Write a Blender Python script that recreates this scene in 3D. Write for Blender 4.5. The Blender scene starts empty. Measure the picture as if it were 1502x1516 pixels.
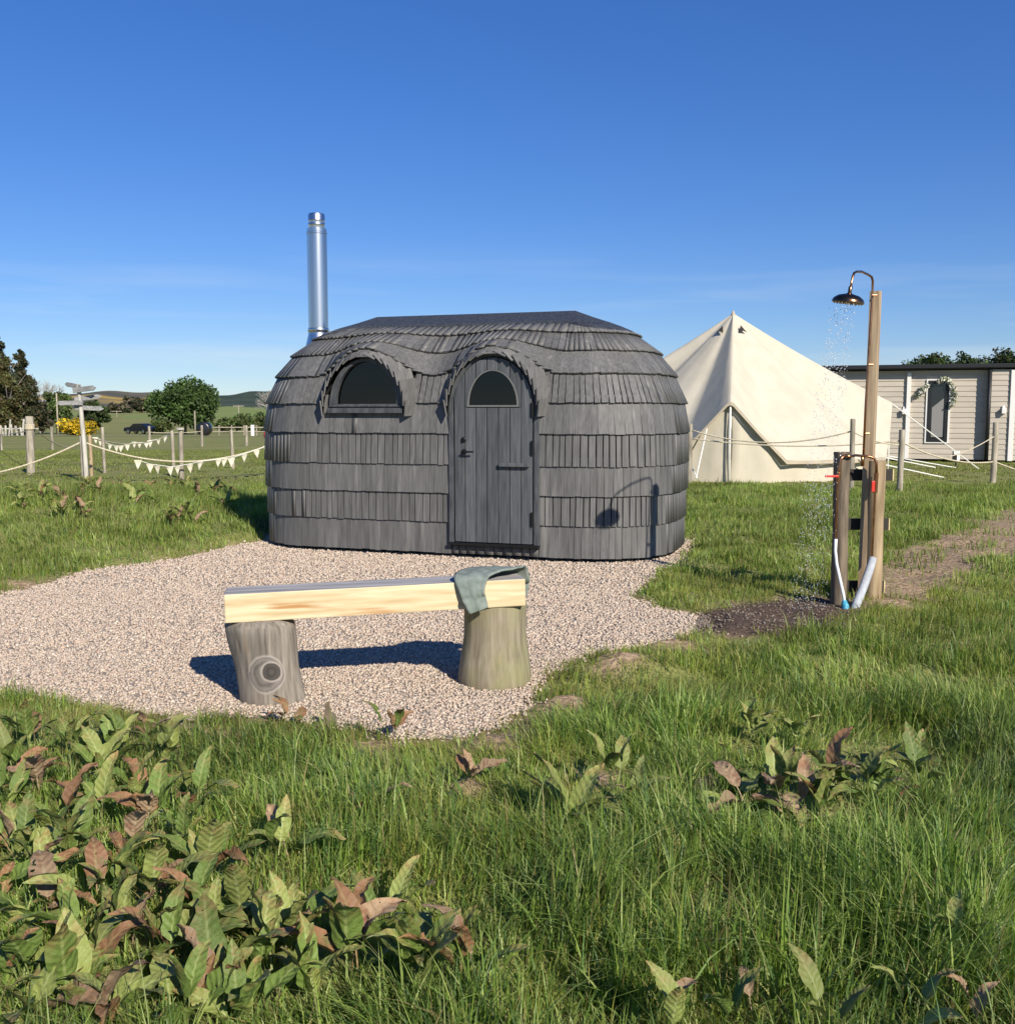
import bpy, bmesh, math, random
import numpy as np
from mathutils import Vector, Matrix
random.seed(7); RNG = np.random.default_rng(7)
PI = math.pi; R = math.radians
scene = bpy.context.scene; COL = scene.collection

# ------------------------------------------------------------------ camera, sky, sun, exposure
FPX, CXP, CYP, HC = 1500.0, 751.0, 758.0, 1.45
PITCH = math.atan(150 / 1500)
cam_d = bpy.data.cameras.new('camera'); cam = bpy.data.objects.new('camera', cam_d); COL.objects.link(cam)
cam_d.sensor_fit = 'HORIZONTAL'; cam_d.sensor_width = 36; cam_d.lens = 36 * FPX / 1502
cam_d.clip_start = 0.05; cam_d.clip_end = 20000
cam.location = (0, 0, HC); cam.rotation_euler = (PI / 2 - PITCH, 0, 0)
scene.camera = cam

SUN_EL, SUN_AZ = R(31.8), R(150.8)          # azimuth clockwise from +Y: behind the camera, to the right
world = bpy.data.worlds.new('World'); scene.world = world; world.use_nodes = True
wn, wl = world.node_tree.nodes, world.node_tree.links
wn.clear()
w_out = wn.new('ShaderNodeOutputWorld'); w_bg = wn.new('ShaderNodeBackground'); w_sky = wn.new('ShaderNodeTexSky')
w_sky.sky_type = 'NISHITA'; w_sky.sun_disc = False; w_sky.sun_elevation = SUN_EL; w_sky.sun_rotation = SUN_AZ
w_sky.altitude = 0; w_sky.air_density = 1.0; w_sky.dust_density = 0.0; w_sky.ozone_density = 10
w_bg.inputs['Strength'].default_value = 0.125
w_hsv = wn.new('ShaderNodeHueSaturation'); w_hsv.inputs['Saturation'].default_value = 1.135; w_hsv.inputs['Hue'].default_value = 0.517; w_gam = wn.new('ShaderNodeGamma'); w_gam.inputs['Gamma'].default_value = 0.8
wl.new(w_sky.outputs[0], w_hsv.inputs['Color']); wl.new(w_hsv.outputs[0], w_gam.inputs[0])
# faint cirrus wisps low in the sky
w_tc = wn.new('ShaderNodeTexCoord'); w_map = wn.new('ShaderNodeMapping'); w_map.inputs['Scale'].default_value = (2.2, 2.2, 26)
w_no = wn.new('ShaderNodeTexNoise'); w_no.inputs['Scale'].default_value = 1.6; w_no.inputs['Detail'].default_value = 6
w_rp = wn.new('ShaderNodeValToRGB'); w_rp.color_ramp.elements[0].position = 0.5; w_rp.color_ramp.elements[1].position = 0.78
w_sep = wn.new('ShaderNodeSeparateXYZ'); w_band = wn.new('ShaderNodeMapRange')
w_band.inputs['From Min'].default_value = 0.02; w_band.inputs['From Max'].default_value = 0.16
w_band.inputs['To Min'].default_value = 0.55; w_band.inputs['To Max'].default_value = 0.0
w_mul = wn.new('ShaderNodeMath'); w_mul.operation = 'MULTIPLY'
w_mix = wn.new('ShaderNodeMixRGB'); w_mix.inputs[2].default_value = (4.6, 5.0, 5.4, 1)
wl.new(w_tc.outputs['Generated'], w_map.inputs[0]); wl.new(w_map.outputs[0], w_no.inputs[0]); wl.new(w_no.outputs[0], w_rp.inputs[0])
wl.new(w_tc.outputs['Generated'], w_sep.inputs[0]); wl.new(w_sep.outputs[2], w_band.inputs[0])
wl.new(w_rp.outputs[0], w_mul.inputs[0]); wl.new(w_band.outputs[0], w_mul.inputs[1])
wl.new(w_mul.outputs[0], w_mix.inputs[0]); wl.new(w_gam.outputs[0], w_mix.inputs[1])
wl.new(w_mix.outputs[0], w_bg.inputs[0]); wl.new(w_bg.outputs[0], w_out.inputs[0])

sun_d = bpy.data.lights.new('sun', 'SUN'); sun = bpy.data.objects.new('sun', sun_d); COL.objects.link(sun)
sun_d.energy = 5.0; sun_d.angle = R(0.53); sun_d.color = (1.0, 0.93, 0.82)
to_sun = Vector((math.sin(SUN_AZ) * math.cos(SUN_EL), math.cos(SUN_AZ) * math.cos(SUN_EL), math.sin(SUN_EL)))
sun.rotation_euler = to_sun.to_track_quat('Z', 'Y').to_euler()
sun.location = (6, -8, 10)
scene.view_settings.view_transform = 'Standard'; scene.view_settings.look = 'None'
scene.view_settings.exposure = 0.40; scene.view_settings.gamma = 1.0
scene.view_settings.use_curve_mapping = False
scene.cycles.max_bounces = 6; scene.cycles.transparent_max_bounces = 8
scene.cycles.use_denoising = True

# ------------------------------------------------------------------ pixel helpers
CP, SP = math.cos(PITCH), math.sin(PITCH)
def ray(px, py):
    X = (px - CXP) / FPX; Y = (CYP - py) / FPX
    return Vector((X, CP + Y * SP, -SP + Y * CP))
def at(px, py, d):
    r = ray(px, py); k = d / r.y
    return Vector((0, 0, HC)) + r * k
def terrain(y):
    return np.interp(y, [-3000, 25, 53, 140, 170, 250, 400, 700, 4000], [0, 0, -.42, -1.75, -2.0, -1.4, .4, 3, 6])
def gp(px, py):
    r = ray(px, py); d = 1.0
    while d < 900:
        if HC + r.z / r.y * d <= terrain(d): break
        d *= 1.002
    return Vector((r.x / r.y * d, d, float(terrain(d))))

# ------------------------------------------------------------------ mesh builder
class MB:
    def __init__(s): s.v = []; s.f = []; s.m = []
    def add(s, vs, fs, mi=0):
        o = len(s.v); s.v += [tuple(p) for p in vs]
        s.f += [tuple(i + o for i in f) for f in fs]; s.m += [mi] * len(fs)
    def box(s, c, size, M=None, mi=0):
        hx, hy, hz = size[0] / 2, size[1] / 2, size[2] / 2
        p = [Vector((x, y, z)) for x in (-hx, hx) for y in (-hy, hy) for z in (-hz, hz)]
        if M is not None: p = [M @ q for q in p]
        p = [q + Vector(c) for q in p]
        s.add(p, [(0, 1, 3, 2), (4, 6, 7, 5), (0, 4, 5, 1), (2, 3, 7, 6), (0, 2, 6, 4), (1, 5, 7, 3)], mi)
    def prism(s, poly, y0, y1, mi=0, fn=None):
        """poly: (x,z) outline counter-clockwise seen from -y, extruded from y0 (front) to y1 (back)."""
        n = len(poly); fn = fn or (lambda x, y, z: (x, y, z))
        vs = [fn(x, y0, z) for x, z in poly] + [fn(x, y1, z) for x, z in poly]
        fs = [tuple(range(n)), tuple(range(2 * n - 1, n - 1, -1))] + [(i, n + i, n + (i + 1) % n, (i + 1) % n) for i in range(n)]
        s.add(vs, fs, mi)
    def ringprism(s, outer, inner, y0, y1, closed=False, mi=0):
        n = len(outer); vs = []
        for y in (y0, y1):
            vs += [(x, y, z) for x, z in outer] + [(x, y, z) for x, z in inner]
        fs = []
        rng = range(n if closed else n - 1)
        for i in rng:
            j = (i + 1) % n
            fs += [(i, j, n + j, n + i), (2 * n + i, 3 * n + i, 3 * n + j, 2 * n + j),
                   (i, 2 * n + i, 2 * n + j, j), (n + i, n + j, 3 * n + j, 3 * n + i)]
        if not closed:
            fs += [(0, n, 3 * n, 2 * n), (n - 1, 3 * n - 1, 4 * n - 1, 2 * n - 1)]
        s.add(vs, fs, mi)
    def tube(s, path, rad, n=8, cap=True, mi=0, squash=None):
        path = [Vector(p) for p in path]; k = len(path)
        if not hasattr(rad, '__len__'): rad = [rad] * k
        t0 = (path[1] - path[0]).normalized()
        ref = Vector((0, 0, 1)) if abs(t0.z) < .9 else Vector((1, 0, 0))
        a = t0.cross(ref).normalized(); vs = []
        for i, p in enumerate(path):
            t = (path[min(i + 1, k - 1)] - path[max(i - 1, 0)]).normalized()
            a = (a - t * a.dot(t)).normalized(); b = t.cross(a)
            for j in range(n):
                an = 2 * PI * j / n
                vs.append(p + (a * math.cos(an) + b * math.sin(an)) * rad[i])
        fs = []
        for i in range(k - 1):
            for j in range(n):
                fs.append((i * n + j, i * n + (j + 1) % n, (i + 1) * n + (j + 1) % n, (i + 1) * n + j))
        if cap:
            fs.append(tuple(range(n - 1, -1, -1))); fs.append(tuple((k - 1) * n + j for j in range(n)))
        s.add(vs, fs, mi)
    def lathe(s, prof, n=24, M=None, cap=True, fn=None, mi=0):
        vs = []
        for r, z in prof:
            for j in range(n):
                an = 2 * PI * j / n
                rr = fn(r, z, an) if fn else r
                p = Vector((rr * math.cos(an), rr * math.sin(an), z))
                vs.append(M @ p if M is not None else p)
        k = len(prof); fs = []
        for i in range(k - 1):
            for j in range(n):
                fs.append((i * n + j, i * n + (j + 1) % n, (i + 1) * n + (j + 1) % n, (i + 1) * n + j))
        if cap:
            fs.append(tuple(range(n - 1, -1, -1))); fs.append(tuple((k - 1) * n + j for j in range(n)))
        s.add(vs, fs, mi)
    def build(s, name, mat, parent=None, smooth=False, bevel=0, matrix=None, auto=None):
        me = bpy.data.meshes.new(name); me.from_pydata(s.v, [], s.f)
        for m in (mat if isinstance(mat, (list, tuple)) else [mat]): me.materials.append(m)
        if any(s.m): me.polygons.foreach_set('material_index', s.m)
        bm = bmesh.new(); bm.from_mesh(me)
        bmesh.ops.recalc_face_normals(bm, faces=bm.faces)
        if bevel:
            es = [e for e in bm.edges if len(e.link_faces) == 2 and e.calc_face_angle(0) > .6]
            bmesh.ops.bevel(bm, geom=es, offset=bevel, segments=2, profile=.6, affect='EDGES', clamp_overlap=True)
        bm.to_mesh(me); bm.free()
        if smooth or auto:
            me.shade_smooth()
            if auto: me.set_sharp_from_angle(angle=R(auto))
        ob = bpy.data.objects.new(name, me); COL.objects.link(ob)
        if parent is not None: ob.parent = parent
        if matrix is not None: ob.matrix_local = matrix
        return ob

def tag(o, label=None, cat=None, group=None, kind=None):
    if label: o['label'] = label
    if cat: o['category'] = cat
    if group: o['group'] = group
    if kind: o['kind'] = kind
    return o
def empty(name, loc=(0, 0, 0), rz=0, label=None, cat=None, group=None):
    o = bpy.data.objects.new(name, None); COL.objects.link(o)
    o.location = loc; o.rotation_euler = (0, 0, rz); o.empty_display_size = .1
    return tag(o, label, cat, group)
def npmesh(name, v, f, mat, col=None, smooth=False, parent=None):
    """v (N,3), f (M,3|4) arrays"""
    me = bpy.data.meshes.new(name); v = np.ascontiguousarray(v, np.float32); f = np.ascontiguousarray(f, np.int32)
    k = f.shape[1]
    me.vertices.add(len(v)); me.vertices.foreach_set('co', v.ravel())
    me.loops.add(f.size); me.loops.foreach_set('vertex_index', f.ravel())
    me.polygons.add(len(f)); me.polygons.foreach_set('loop_start', np.arange(0, f.size, k, dtype=np.int32))
    me.polygons.foreach_set('loop_total', np.full(len(f), k, np.int32))
    if smooth: me.polygons.foreach_set('use_smooth', np.ones(len(f), bool))
    me.update(calc_edges=True)
    if col is not None:
        a = me.attributes.new('Col', 'FLOAT_COLOR', 'POINT')
        c4 = np.ones((len(v), 4), np.float32); c4[:, :3] = col; a.data.foreach_set('color', c4.ravel())
    me.materials.append(mat)
    ob = bpy.data.objects.new(name, me); COL.objects.link(ob)
    if parent is not None: ob.parent = parent
    return ob

# ------------------------------------------------------------------ materials
def newmat(name):
    m = bpy.data.materials.new(name); m.use_nodes = True
    nt = m.node_tree; b = nt.nodes['Principled BSDF']
    return m, nt, b
def N(nt, t, **kw):
    n = nt.nodes.new(t)
    for k, v in kw.items():
        if k in n.inputs.keys() if isinstance(k, str) else False: n.inputs[k].default_value = v
        else: setattr(n, k, v)
    return n
def c4(c): return (c[0], c[1], c[2], 1)
def mat_noise(name, c1, c2, scale=8, rough=.7, stretch=(1, 1, 1), coord='Object', detail=5, lo=.35, hi=.65, bump=0, bscale=None,
              metal=0, spec=.4, rnd=0, c3=None, c3scale=3, c3lo=.55, c3hi=.7, trans=0, sub=0):
    m, nt, b = newmat(name); L = nt.links
    tc = N(nt, 'ShaderNodeTexCoord'); mp = N(nt, 'ShaderNodeMapping'); mp.inputs['Scale'].default_value = stretch
    if coord == 'World':
        ge = N(nt, 'ShaderNodeNewGeometry'); L.new(ge.outputs['Position'], mp.inputs[0])
    else:
        L.new(tc.outputs[coord], mp.inputs[0])
    oi = N(nt, 'ShaderNodeObjectInfo')
    if coord != 'World':
        vm = N(nt, 'ShaderNodeVectorMath', operation='SCALE'); vm.inputs[0].default_value = (37, 91, 53)
        L.new(oi.outputs['Random'], vm.inputs['Scale']); L.new(vm.outputs[0], mp.inputs['Location'])
    no = N(nt, 'ShaderNodeTexNoise'); no.inputs['Scale'].default_value = scale; no.inputs['Detail'].default_value = detail
    L.new(mp.outputs[0], no.inputs[0])
    rp = N(nt, 'ShaderNodeValToRGB'); e = rp.color_ramp.elements
    e[0].position = lo; e[0].color = c4(c1); e[1].position = hi; e[1].color = c4(c2)
    L.new(no.outputs[0], rp.inputs[0]); last = rp.outputs[0]
    if c3 is not None:
        n3 = N(nt, 'ShaderNodeTexNoise'); n3.inputs['Scale'].default_value = c3scale; n3.inputs['Detail'].default_value = 4
        L.new(mp.outputs[0], n3.inputs[0])
        r3 = N(nt, 'ShaderNodeMapRange'); r3.inputs['From Min'].default_value = c3lo; r3.inputs['From Max'].default_value = c3hi
        L.new(n3.outputs[0], r3.inputs[0])
        mx = N(nt, 'ShaderNodeMixRGB'); mx.inputs[2].default_value = c4(c3); L.new(r3.outputs[0], mx.inputs[0]); L.new(last, mx.inputs[1]); last = mx.outputs[0]
    if rnd:
        ge2 = N(nt, 'ShaderNodeNewGeometry'); ad = N(nt, 'ShaderNodeMath', operation='ADD'); fr = N(nt, 'ShaderNodeMath', operation='FRACT')
        L.new(oi.outputs['Random'], ad.inputs[0]); L.new(ge2.outputs['Random Per Island'], ad.inputs[1]); L.new(ad.outputs[0], fr.inputs[0])
        mr = N(nt, 'ShaderNodeMapRange'); mr.inputs['To Min'].default_value = 1 - rnd; mr.inputs['To Max'].default_value = 1 + rnd
        L.new(fr.outputs[0], mr.inputs[0])
        hs = N(nt, 'ShaderNodeHueSaturation'); L.new(mr.outputs[0], hs.inputs['Value']); L.new(last, hs.inputs['Color']); last = hs.outputs[0]
    L.new(last, b.inputs['Base Color'])
    b.inputs['Roughness'].default_value = rough; b.inputs['Metallic'].default_value = metal; b.inputs['Specular IOR Level'].default_value = spec
    if bump:
        nb = no
        if bscale:
            nb = N(nt, 'ShaderNodeTexNoise'); nb.inputs['Scale'].default_value = bscale; nb.inputs['Detail'].default_value = 6; L.new(mp.outputs[0], nb.inputs[0])
        bp = N(nt, 'ShaderNodeBump'); bp.inputs['Strength'].default_value = min(1, bump * 20); bp.inputs['Distance'].default_value = bump
        L.new(nb.outputs[0], bp.inputs['Height']); L.new(bp.outputs[0], b.inputs['Normal'])
    if trans:
        tr = N(nt, 'ShaderNodeBsdfTranslucent'); ms = N(nt, 'ShaderNodeMixShader'); ms.inputs[0].default_value = trans
        L.new(last, tr.inputs[0]); L.new(b.outputs[0], ms.inputs[1]); L.new(tr.outputs[0], ms.inputs[2]); L.new(ms.outputs[0], nt.nodes['Material Output'].inputs[0])
    return m
def mat_attr(name, rough=.6, trans=.3, spec=.3, tint=(1, 1, 1), gain=1.0):
    m, nt, b = newmat(name); L = nt.links
    at_ = N(nt, 'ShaderNodeAttribute', attribute_name='Col')
    L.new(at_.outputs['Color'], b.inputs['Base Color']); b.inputs['Roughness'].default_value = rough; b.inputs['Specular IOR Level'].default_value = spec
    if trans:
        tr = N(nt, 'ShaderNodeBsdfTranslucent'); ms = N(nt, 'ShaderNodeMixShader'); ms.inputs[0].default_value = trans
        mx = N(nt, 'ShaderNodeMixRGB', blend_type='MULTIPLY'); mx.inputs[0].default_value = 1; mx.inputs[2].default_value = (1.0, 1.15, .5, 1)
        L.new(at_.outputs['Color'], mx.inputs[1]); L.new(mx.outputs[0], tr.inputs[0])
        L.new(b.outputs[0], ms.inputs[1]); L.new(tr.outputs[0], ms.inputs[2]); L.new(ms.outputs[0], nt.nodes['Material Output'].inputs[0])
    return m
def flat(name, c, rough=.6, metal=0, spec=.4): 
    m, nt, b = newmat(name); b.inputs['Base Color'].default_value = c4(c); b.inputs['Roughness'].default_value = rough
    b.inputs['Metallic'].default_value = metal; b.inputs['Specular IOR Level'].default_value = spec; return m

M = {}
M['shingle'] = mat_noise('grey_stained_shingle', (.080, .079, .075), (.148, .144, .136), scale=5, rough=.62, stretch=(9, 9, .8), coord='World', lo=.28, hi=.75, bump=.003, bscale=11, rnd=.16, spec=.42, c3=(.24, .23, .21), c3scale=1.3, c3lo=.6, c3hi=.85)
M['plank'] = mat_noise('grey_stained_plank', (.050, .055, .059), (.112, .119, .123), scale=5, rough=.55, stretch=(8, 8, .7), coord='World', lo=.28, hi=.75, bump=.003, bscale=12, rnd=.18, spec=.4)
M['dark_wood'] = mat_noise('dark_stained_trim', (.045, .048, .052), (.085, .09, .094), scale=6, rough=.55, stretch=(4, 4, 1), coord='World', bump=.002, bscale=15)
M['interior'] = flat('dark_interior_board', (.008, .007, .006), .9)
M['felt'] = mat_noise('roofing_felt', (.022, .026, .033), (.05, .056, .065), scale=30, rough=.6, coord='World', bump=.003, bscale=90)
M['steel'] = mat_noise('brushed_stainless', (.55, .56, .57), (.68, .68, .68), scale=3, rough=.27, stretch=(6, 6, .15), metal=1, coord='Object')
M['black_metal'] = flat('black_ironmongery', (.012, .012, .012), .4, .3)
m, nt, b = newmat('window_glass'); b.inputs['Base Color'].default_value = (.04, .045, .045, 1); b.inputs['Roughness'].default_value = .03; b.inputs['IOR'].default_value = 1.45; b.inputs['Transmission Weight'].default_value = 1.0; b.inputs['Specular IOR Level'].default_value = .22; M['glass'] = m
m, nt, b = newmat('dark_glass'); b.inputs['Base Color'].default_value = (.012, .014, .016, 1); b.inputs['Roughness'].default_value = .04; b.inputs['Specular IOR Level'].default_value = .7; M['dark_glass'] = m
M['trim_grey'] = flat('grey_metal_trim', (.17, .17, .16), .45, .2)
M['pine'] = mat_noise('fresh_sawn_pine', (.48, .355, .185), (.655, .545, .345), scale=3.2, rough=.6, stretch=(.9, 9, 12), lo=.28, hi=.62, detail=8, bump=.002, bscale=10, c3=(.42, .22, .085), c3scale=2.0, c3lo=.61, c3hi=.74, spec=.3)
M['pine_top'] = mat_noise('weathered_plank_top', (.22, .21, .20), (.42, .40, .375), scale=3, rough=.75, stretch=(.7, 10, 10), bump=.003, bscale=8)
M['post'] = mat_noise('weathered_fence_post', (.20, .17, .125), (.40, .355, .275), scale=4, rough=.8, stretch=(7, 7, .8), bump=.006, bscale=9, rnd=.18)
M['pole'] = mat_noise('pale_weathered_pole', (.36, .33, .27), (.55, .52, .45), scale=4, rough=.8, stretch=(7, 7, .8), bump=.004, bscale=9)
M['post_dark'] = mat_noise('old_damp_timber', (.085, .065, .045), (.20, .155, .105), scale=4, rough=.75, stretch=(8, 8, .9), bump=.008, bscale=9)
M['post_brown'] = mat_noise('treated_timber', (.22, .155, .085), (.42, .315, .19), scale=3.5, rough=.7, stretch=(9, 9, .7), bump=.004, bscale=8)
M['plank_brown'] = mat_noise('sawn_treated_plank', (.27, .19, .115), (.46, .35, .22), scale=3.5, rough=.65, stretch=(9, 9, .6), bump=.003, bscale=8, c3=(.14, .10, .06), c3scale=1.5, c3lo=.62, c3hi=.75)
M['rail_dark'] = flat('dark_rail_timber', (.03, .025, .02), .8)
M['endgrain'] = mat_noise('pale_end_grain', (.5, .4, .2), (.68, .56, .3), scale=20, rough=.7)
M['copper'] = mat_noise('aged_copper', (.30, .13, .065), (.50, .24, .12), scale=12, rough=.28, metal=1)
M['bronze'] = mat_noise('tarnished_copper_head', (.16, .085, .05), (.36, .19, .10), scale=9, rough=.25, metal=1)
M['red'] = flat('red_lever_plastic', (.55, .035, .02), .4)
M['white_plastic'] = flat('white_plastic_pipe', (.75, .76, .76), .4)
M['lagging'] = mat_noise('grey_foam_lagging', (.33, .35, .37), (.42, .44, .46), scale=30, rough=.8)
M['blue'] = mat_noise('blue_plastic_sleeve', (.03, .22, .36), (.10, .42, .55), scale=60, rough=.5)
M['towel'] = mat_noise('sage_terry_cloth', (.155, .185, .16), (.225, .26, .23), scale=22, rough=1.0, bump=.006, bscale=220, spec=.1)
M['canvas'] = mat_noise('cream_canvas', (.495, .448, .345), (.55, .498, .39), scale=2.5, rough=.9, bump=.022, bscale=2.2, spec=.15, stretch=(1, 1, .6))
M['canvas_trim'] = mat_noise('buff_canvas_trim', (.40, .345, .25), (.47, .405, .30), scale=4, rough=.9)
M['rope'] = mat_noise('natural_rope', (.42, .36, .25), (.62, .55, .40), scale=40, rough=.9, bump=.003)
M['white_cord'] = flat('white_cord', (.72, .71, .66), .8)
M['flag'] = mat_noise('cream_bunting', (.68, .63, .48), (.78, .74, .60), scale=8, rough=.9, trans=.25)
M['sign'] = mat_noise('weathered_sign_board', (.17, .17, .165), (.30, .295, .28), scale=4, rough=.8, stretch=(1, 8, 8), bump=.002)
M['white_wood'] = mat_noise('pale_bleached_board', (.30, .28, .24), (.52, .49, .43), scale=4, rough=.8, rnd=.2)
M['siding'] = mat_noise('beige_cladding', (.42, .37, .30), (.47, .415, .335), scale=2, rough=.6, stretch=(1, 1, 4), rnd=.04)
M['fascia'] = flat('black_fascia', (.012, .013, .014), .5)
M['soffit'] = flat('grey_soffit_board', (.30, .29, .27), .7)
M['white_paint'] = flat('white_paint', (.72, .70, .65), .5)
M['leaf_white'] = mat_noise('pale_silk_petals', (.55, .54, .50), (.75, .74, .70), scale=20, rough=.8)
M['car'] = flat('dark_car_paint', (.012, .014, .02), .2, .2, .6)
M['tyre'] = flat('black_rubber', (.015, .015, .015), .8)
M['bale'] = flat('black_silage_wrap', (.012, .012, .014), .3, 0, .6)
M['bark'] = mat_noise('grey_bark', (.09, .075, .06), (.19, .165, .135), scale=6, rough=.9, bump=.02)
M['twig'] = mat_noise('pale_twig', (.22, .20, .175), (.36, .335, .30), scale=6, rough=.9)
M['leafcol'] = mat_attr('tree_leaf', .6, .25)
M['grass'] = mat_attr('grass_blade', .48, .42, .35)
def dock_mat(name, base, pale, blot, blot_lo, blot_hi, rough=.58):
    m, nt, b = newmat(name); L = nt.links
    tc = N(nt, 'ShaderNodeTexCoord'); sx = N(nt, 'ShaderNodeSeparateXYZ'); L.new(tc.outputs['Object'], sx.inputs[0])
    oi = N(nt, 'ShaderNodeObjectInfo')
    ab = N(nt, 'ShaderNodeMath', operation='ABSOLUTE'); L.new(sx.outputs[0], ab.inputs[0])
    # side veins: wave over y - 0.9|x|
    m1 = N(nt, 'ShaderNodeMath', operation='MULTIPLY_ADD'); m1.inputs[1].default_value = -.9; L.new(ab.outputs[0], m1.inputs[0]); L.new(sx.outputs[1], m1.inputs[2])
    m2 = N(nt, 'ShaderNodeMath', operation='MULTIPLY'); m2.inputs[1].default_value = 48; L.new(m1.outputs[0], m2.inputs[0])
    si = N(nt, 'ShaderNodeMath', operation='SINE'); L.new(m2.outputs[0], si.inputs[0])
    vr = N(nt, 'ShaderNodeMapRange'); vr.inputs['From Min'].default_value = .8; vr.inputs['From Max'].default_value = 1.0; L.new(si.outputs[0], vr.inputs[0])
    mr = N(nt, 'ShaderNodeMapRange'); mr.inputs['From Min'].default_value = .022; mr.inputs['From Max'].default_value = .008; L.new(ab.outputs[0], mr.inputs[0])
    mm = N(nt, 'ShaderNodeMath', operation='MULTIPLY_ADD'); mm.inputs[1].default_value = .22; L.new(vr.outputs[0], mm.inputs[0]); L.new(mr.outputs[0], mm.inputs[2]); mm.use_clamp = True
    vm = N(nt, 'ShaderNodeVectorMath', operation='SCALE'); vm.inputs[0].default_value = (37, 91, 53); L.new(oi.outputs['Random'], vm.inputs['Scale'])
    va = N(nt, 'ShaderNodeVectorMath', operation='ADD'); L.new(tc.outputs['Object'], va.inputs[0]); L.new(vm.outputs[0], va.inputs[1])
    n1 = N(nt, 'ShaderNodeTexNoise'); n1.inputs['Scale'].default_value = 5; n1.inputs['Detail'].default_value = 6; n1.inputs['Roughness'].default_value = .65; L.new(va.outputs[0], n1.inputs[0])
    br = N(nt, 'ShaderNodeMapRange'); br.inputs['From Min'].default_value = blot_lo; br.inputs['From Max'].default_value = blot_hi; L.new(n1.outputs[0], br.inputs[0])
    n2 = N(nt, 'ShaderNodeTexNoise'); n2.inputs['Scale'].default_value = 14; n2.inputs['Detail'].default_value = 5; L.new(va.outputs[0], n2.inputs[0])
    x0 = N(nt, 'ShaderNodeMixRGB'); x0.inputs[1].default_value = c4([k * .86 for k in base]); x0.inputs[2].default_value = c4([k * 1.14 for k in base]); L.new(n2.outputs[0], x0.inputs[0])
    x1 = N(nt, 'ShaderNodeMixRGB'); x1.inputs[2].default_value = c4(pale); L.new(mm.outputs[0], x1.inputs[0]); L.new(x0.outputs[0], x1.inputs[1])
    x2 = N(nt, 'ShaderNodeMixRGB'); x2.inputs[2].default_value = c4(blot); L.new(br.outputs[0], x2.inputs[0]); L.new(x1.outputs[0], x2.inputs[1])
    hs = N(nt, 'ShaderNodeHueSaturation'); hr = N(nt, 'ShaderNodeMapRange'); hr.inputs['To Min'].default_value = .75; hr.inputs['To Max'].default_value = 1.25
    L.new(oi.outputs['Random'], hr.inputs[0]); L.new(hr.outputs[0], hs.inputs['Value']); tp = N(nt, 'ShaderNodeMapRange'); tp.inputs['From Min'].default_value = .35; tp.inputs['From Max'].default_value = 1.05; tp.inputs['To Max'].default_value = .85; L.new(sx.outputs[1], tp.inputs[0])
    tm = N(nt, 'ShaderNodeMath', operation='MULTIPLY'); L.new(tp.outputs[0], tm.inputs[0])
    tr_ = N(nt, 'ShaderNodeMapRange'); tr_.inputs['From Min'].default_value = .42; tr_.inputs['From Max'].default_value = .6; L.new(n1.outputs[0], tr_.inputs[0]); L.new(tr_.outputs[0], tm.inputs[1])
    x3 = N(nt, 'ShaderNodeMixRGB'); x3.inputs[2].default_value = (.34, .175, .08, 1); L.new(tm.outputs[0], x3.inputs[0]); L.new(x2.outputs[0], x3.inputs[1]); L.new(x3.outputs[0], hs.inputs['Color'])
    L.new(hs.outputs[0], b.inputs['Base Color']); b.inputs['Roughness'].default_value = rough; b.inputs['Specular IOR Level'].default_value = .4
    ad = N(nt, 'ShaderNodeMath', operation='MULTIPLY_ADD'); ad.inputs[1].default_value = .18; L.new(si.outputs[0], ad.inputs[0]); L.new(n2.outputs[0], ad.inputs[2])
    bp = N(nt, 'ShaderNodeBump'); bp.inputs['Strength'].default_value = .3; bp.inputs['Distance'].default_value = .02; L.new(ad.outputs[0], bp.inputs['Height']); L.new(bp.outputs[0], b.inputs['Normal'])
    tr = N(nt, 'ShaderNodeBsdfTranslucent'); ms = N(nt, 'ShaderNodeMixShader'); ms.inputs[0].default_value = .22
    L.new(hs.outputs[0], tr.inputs[0]); L.new(b.outputs[0], ms.inputs[1]); L.new(tr.outputs[0], ms.inputs[2])
    # slug holes and torn margins
    n4 = N(nt, 'ShaderNodeTexNoise'); n4.inputs['Scale'].default_value = 9; n4.inputs['Detail'].default_value = 3; L.new(va.outputs[0], n4.inputs[0])
    hl = N(nt, 'ShaderNodeMath', operation='GREATER_THAN'); hl.inputs[1].default_value = .70 if rough < .65 else .66; L.new(n4.outputs[0], hl.inputs[0])
    tp2 = N(nt, 'ShaderNodeBsdfTransparent'); m3 = N(nt, 'ShaderNodeMixShader'); L.new(hl.outputs[0], m3.inputs[0]); L.new(ms.outputs[0], m3.inputs[1]); L.new(tp2.outputs[0], m3.inputs[2])
    L.new(m3.outputs[0], nt.nodes['Material Output'].inputs[0])
    return m
DOCK = [dock_mat('dock_leaf_green', (.135, .20, .04), (.24, .30, .09), (.20, .13, .05), .64, .76),
        dock_mat('dock_leaf_pale', (.23, .27, .07), (.32, .36, .13), (.22, .15, .06), .62, .76),
        dock_mat('dock_leaf_red', (.27, .14, .07), (.32, .22, .10), (.15, .16, .06), .52, .66),
        dock_mat('dock_leaf_dry', (.34, .235, .14), (.40, .30, .18), (.20, .09, .055), .5, .68, .7)]

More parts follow.
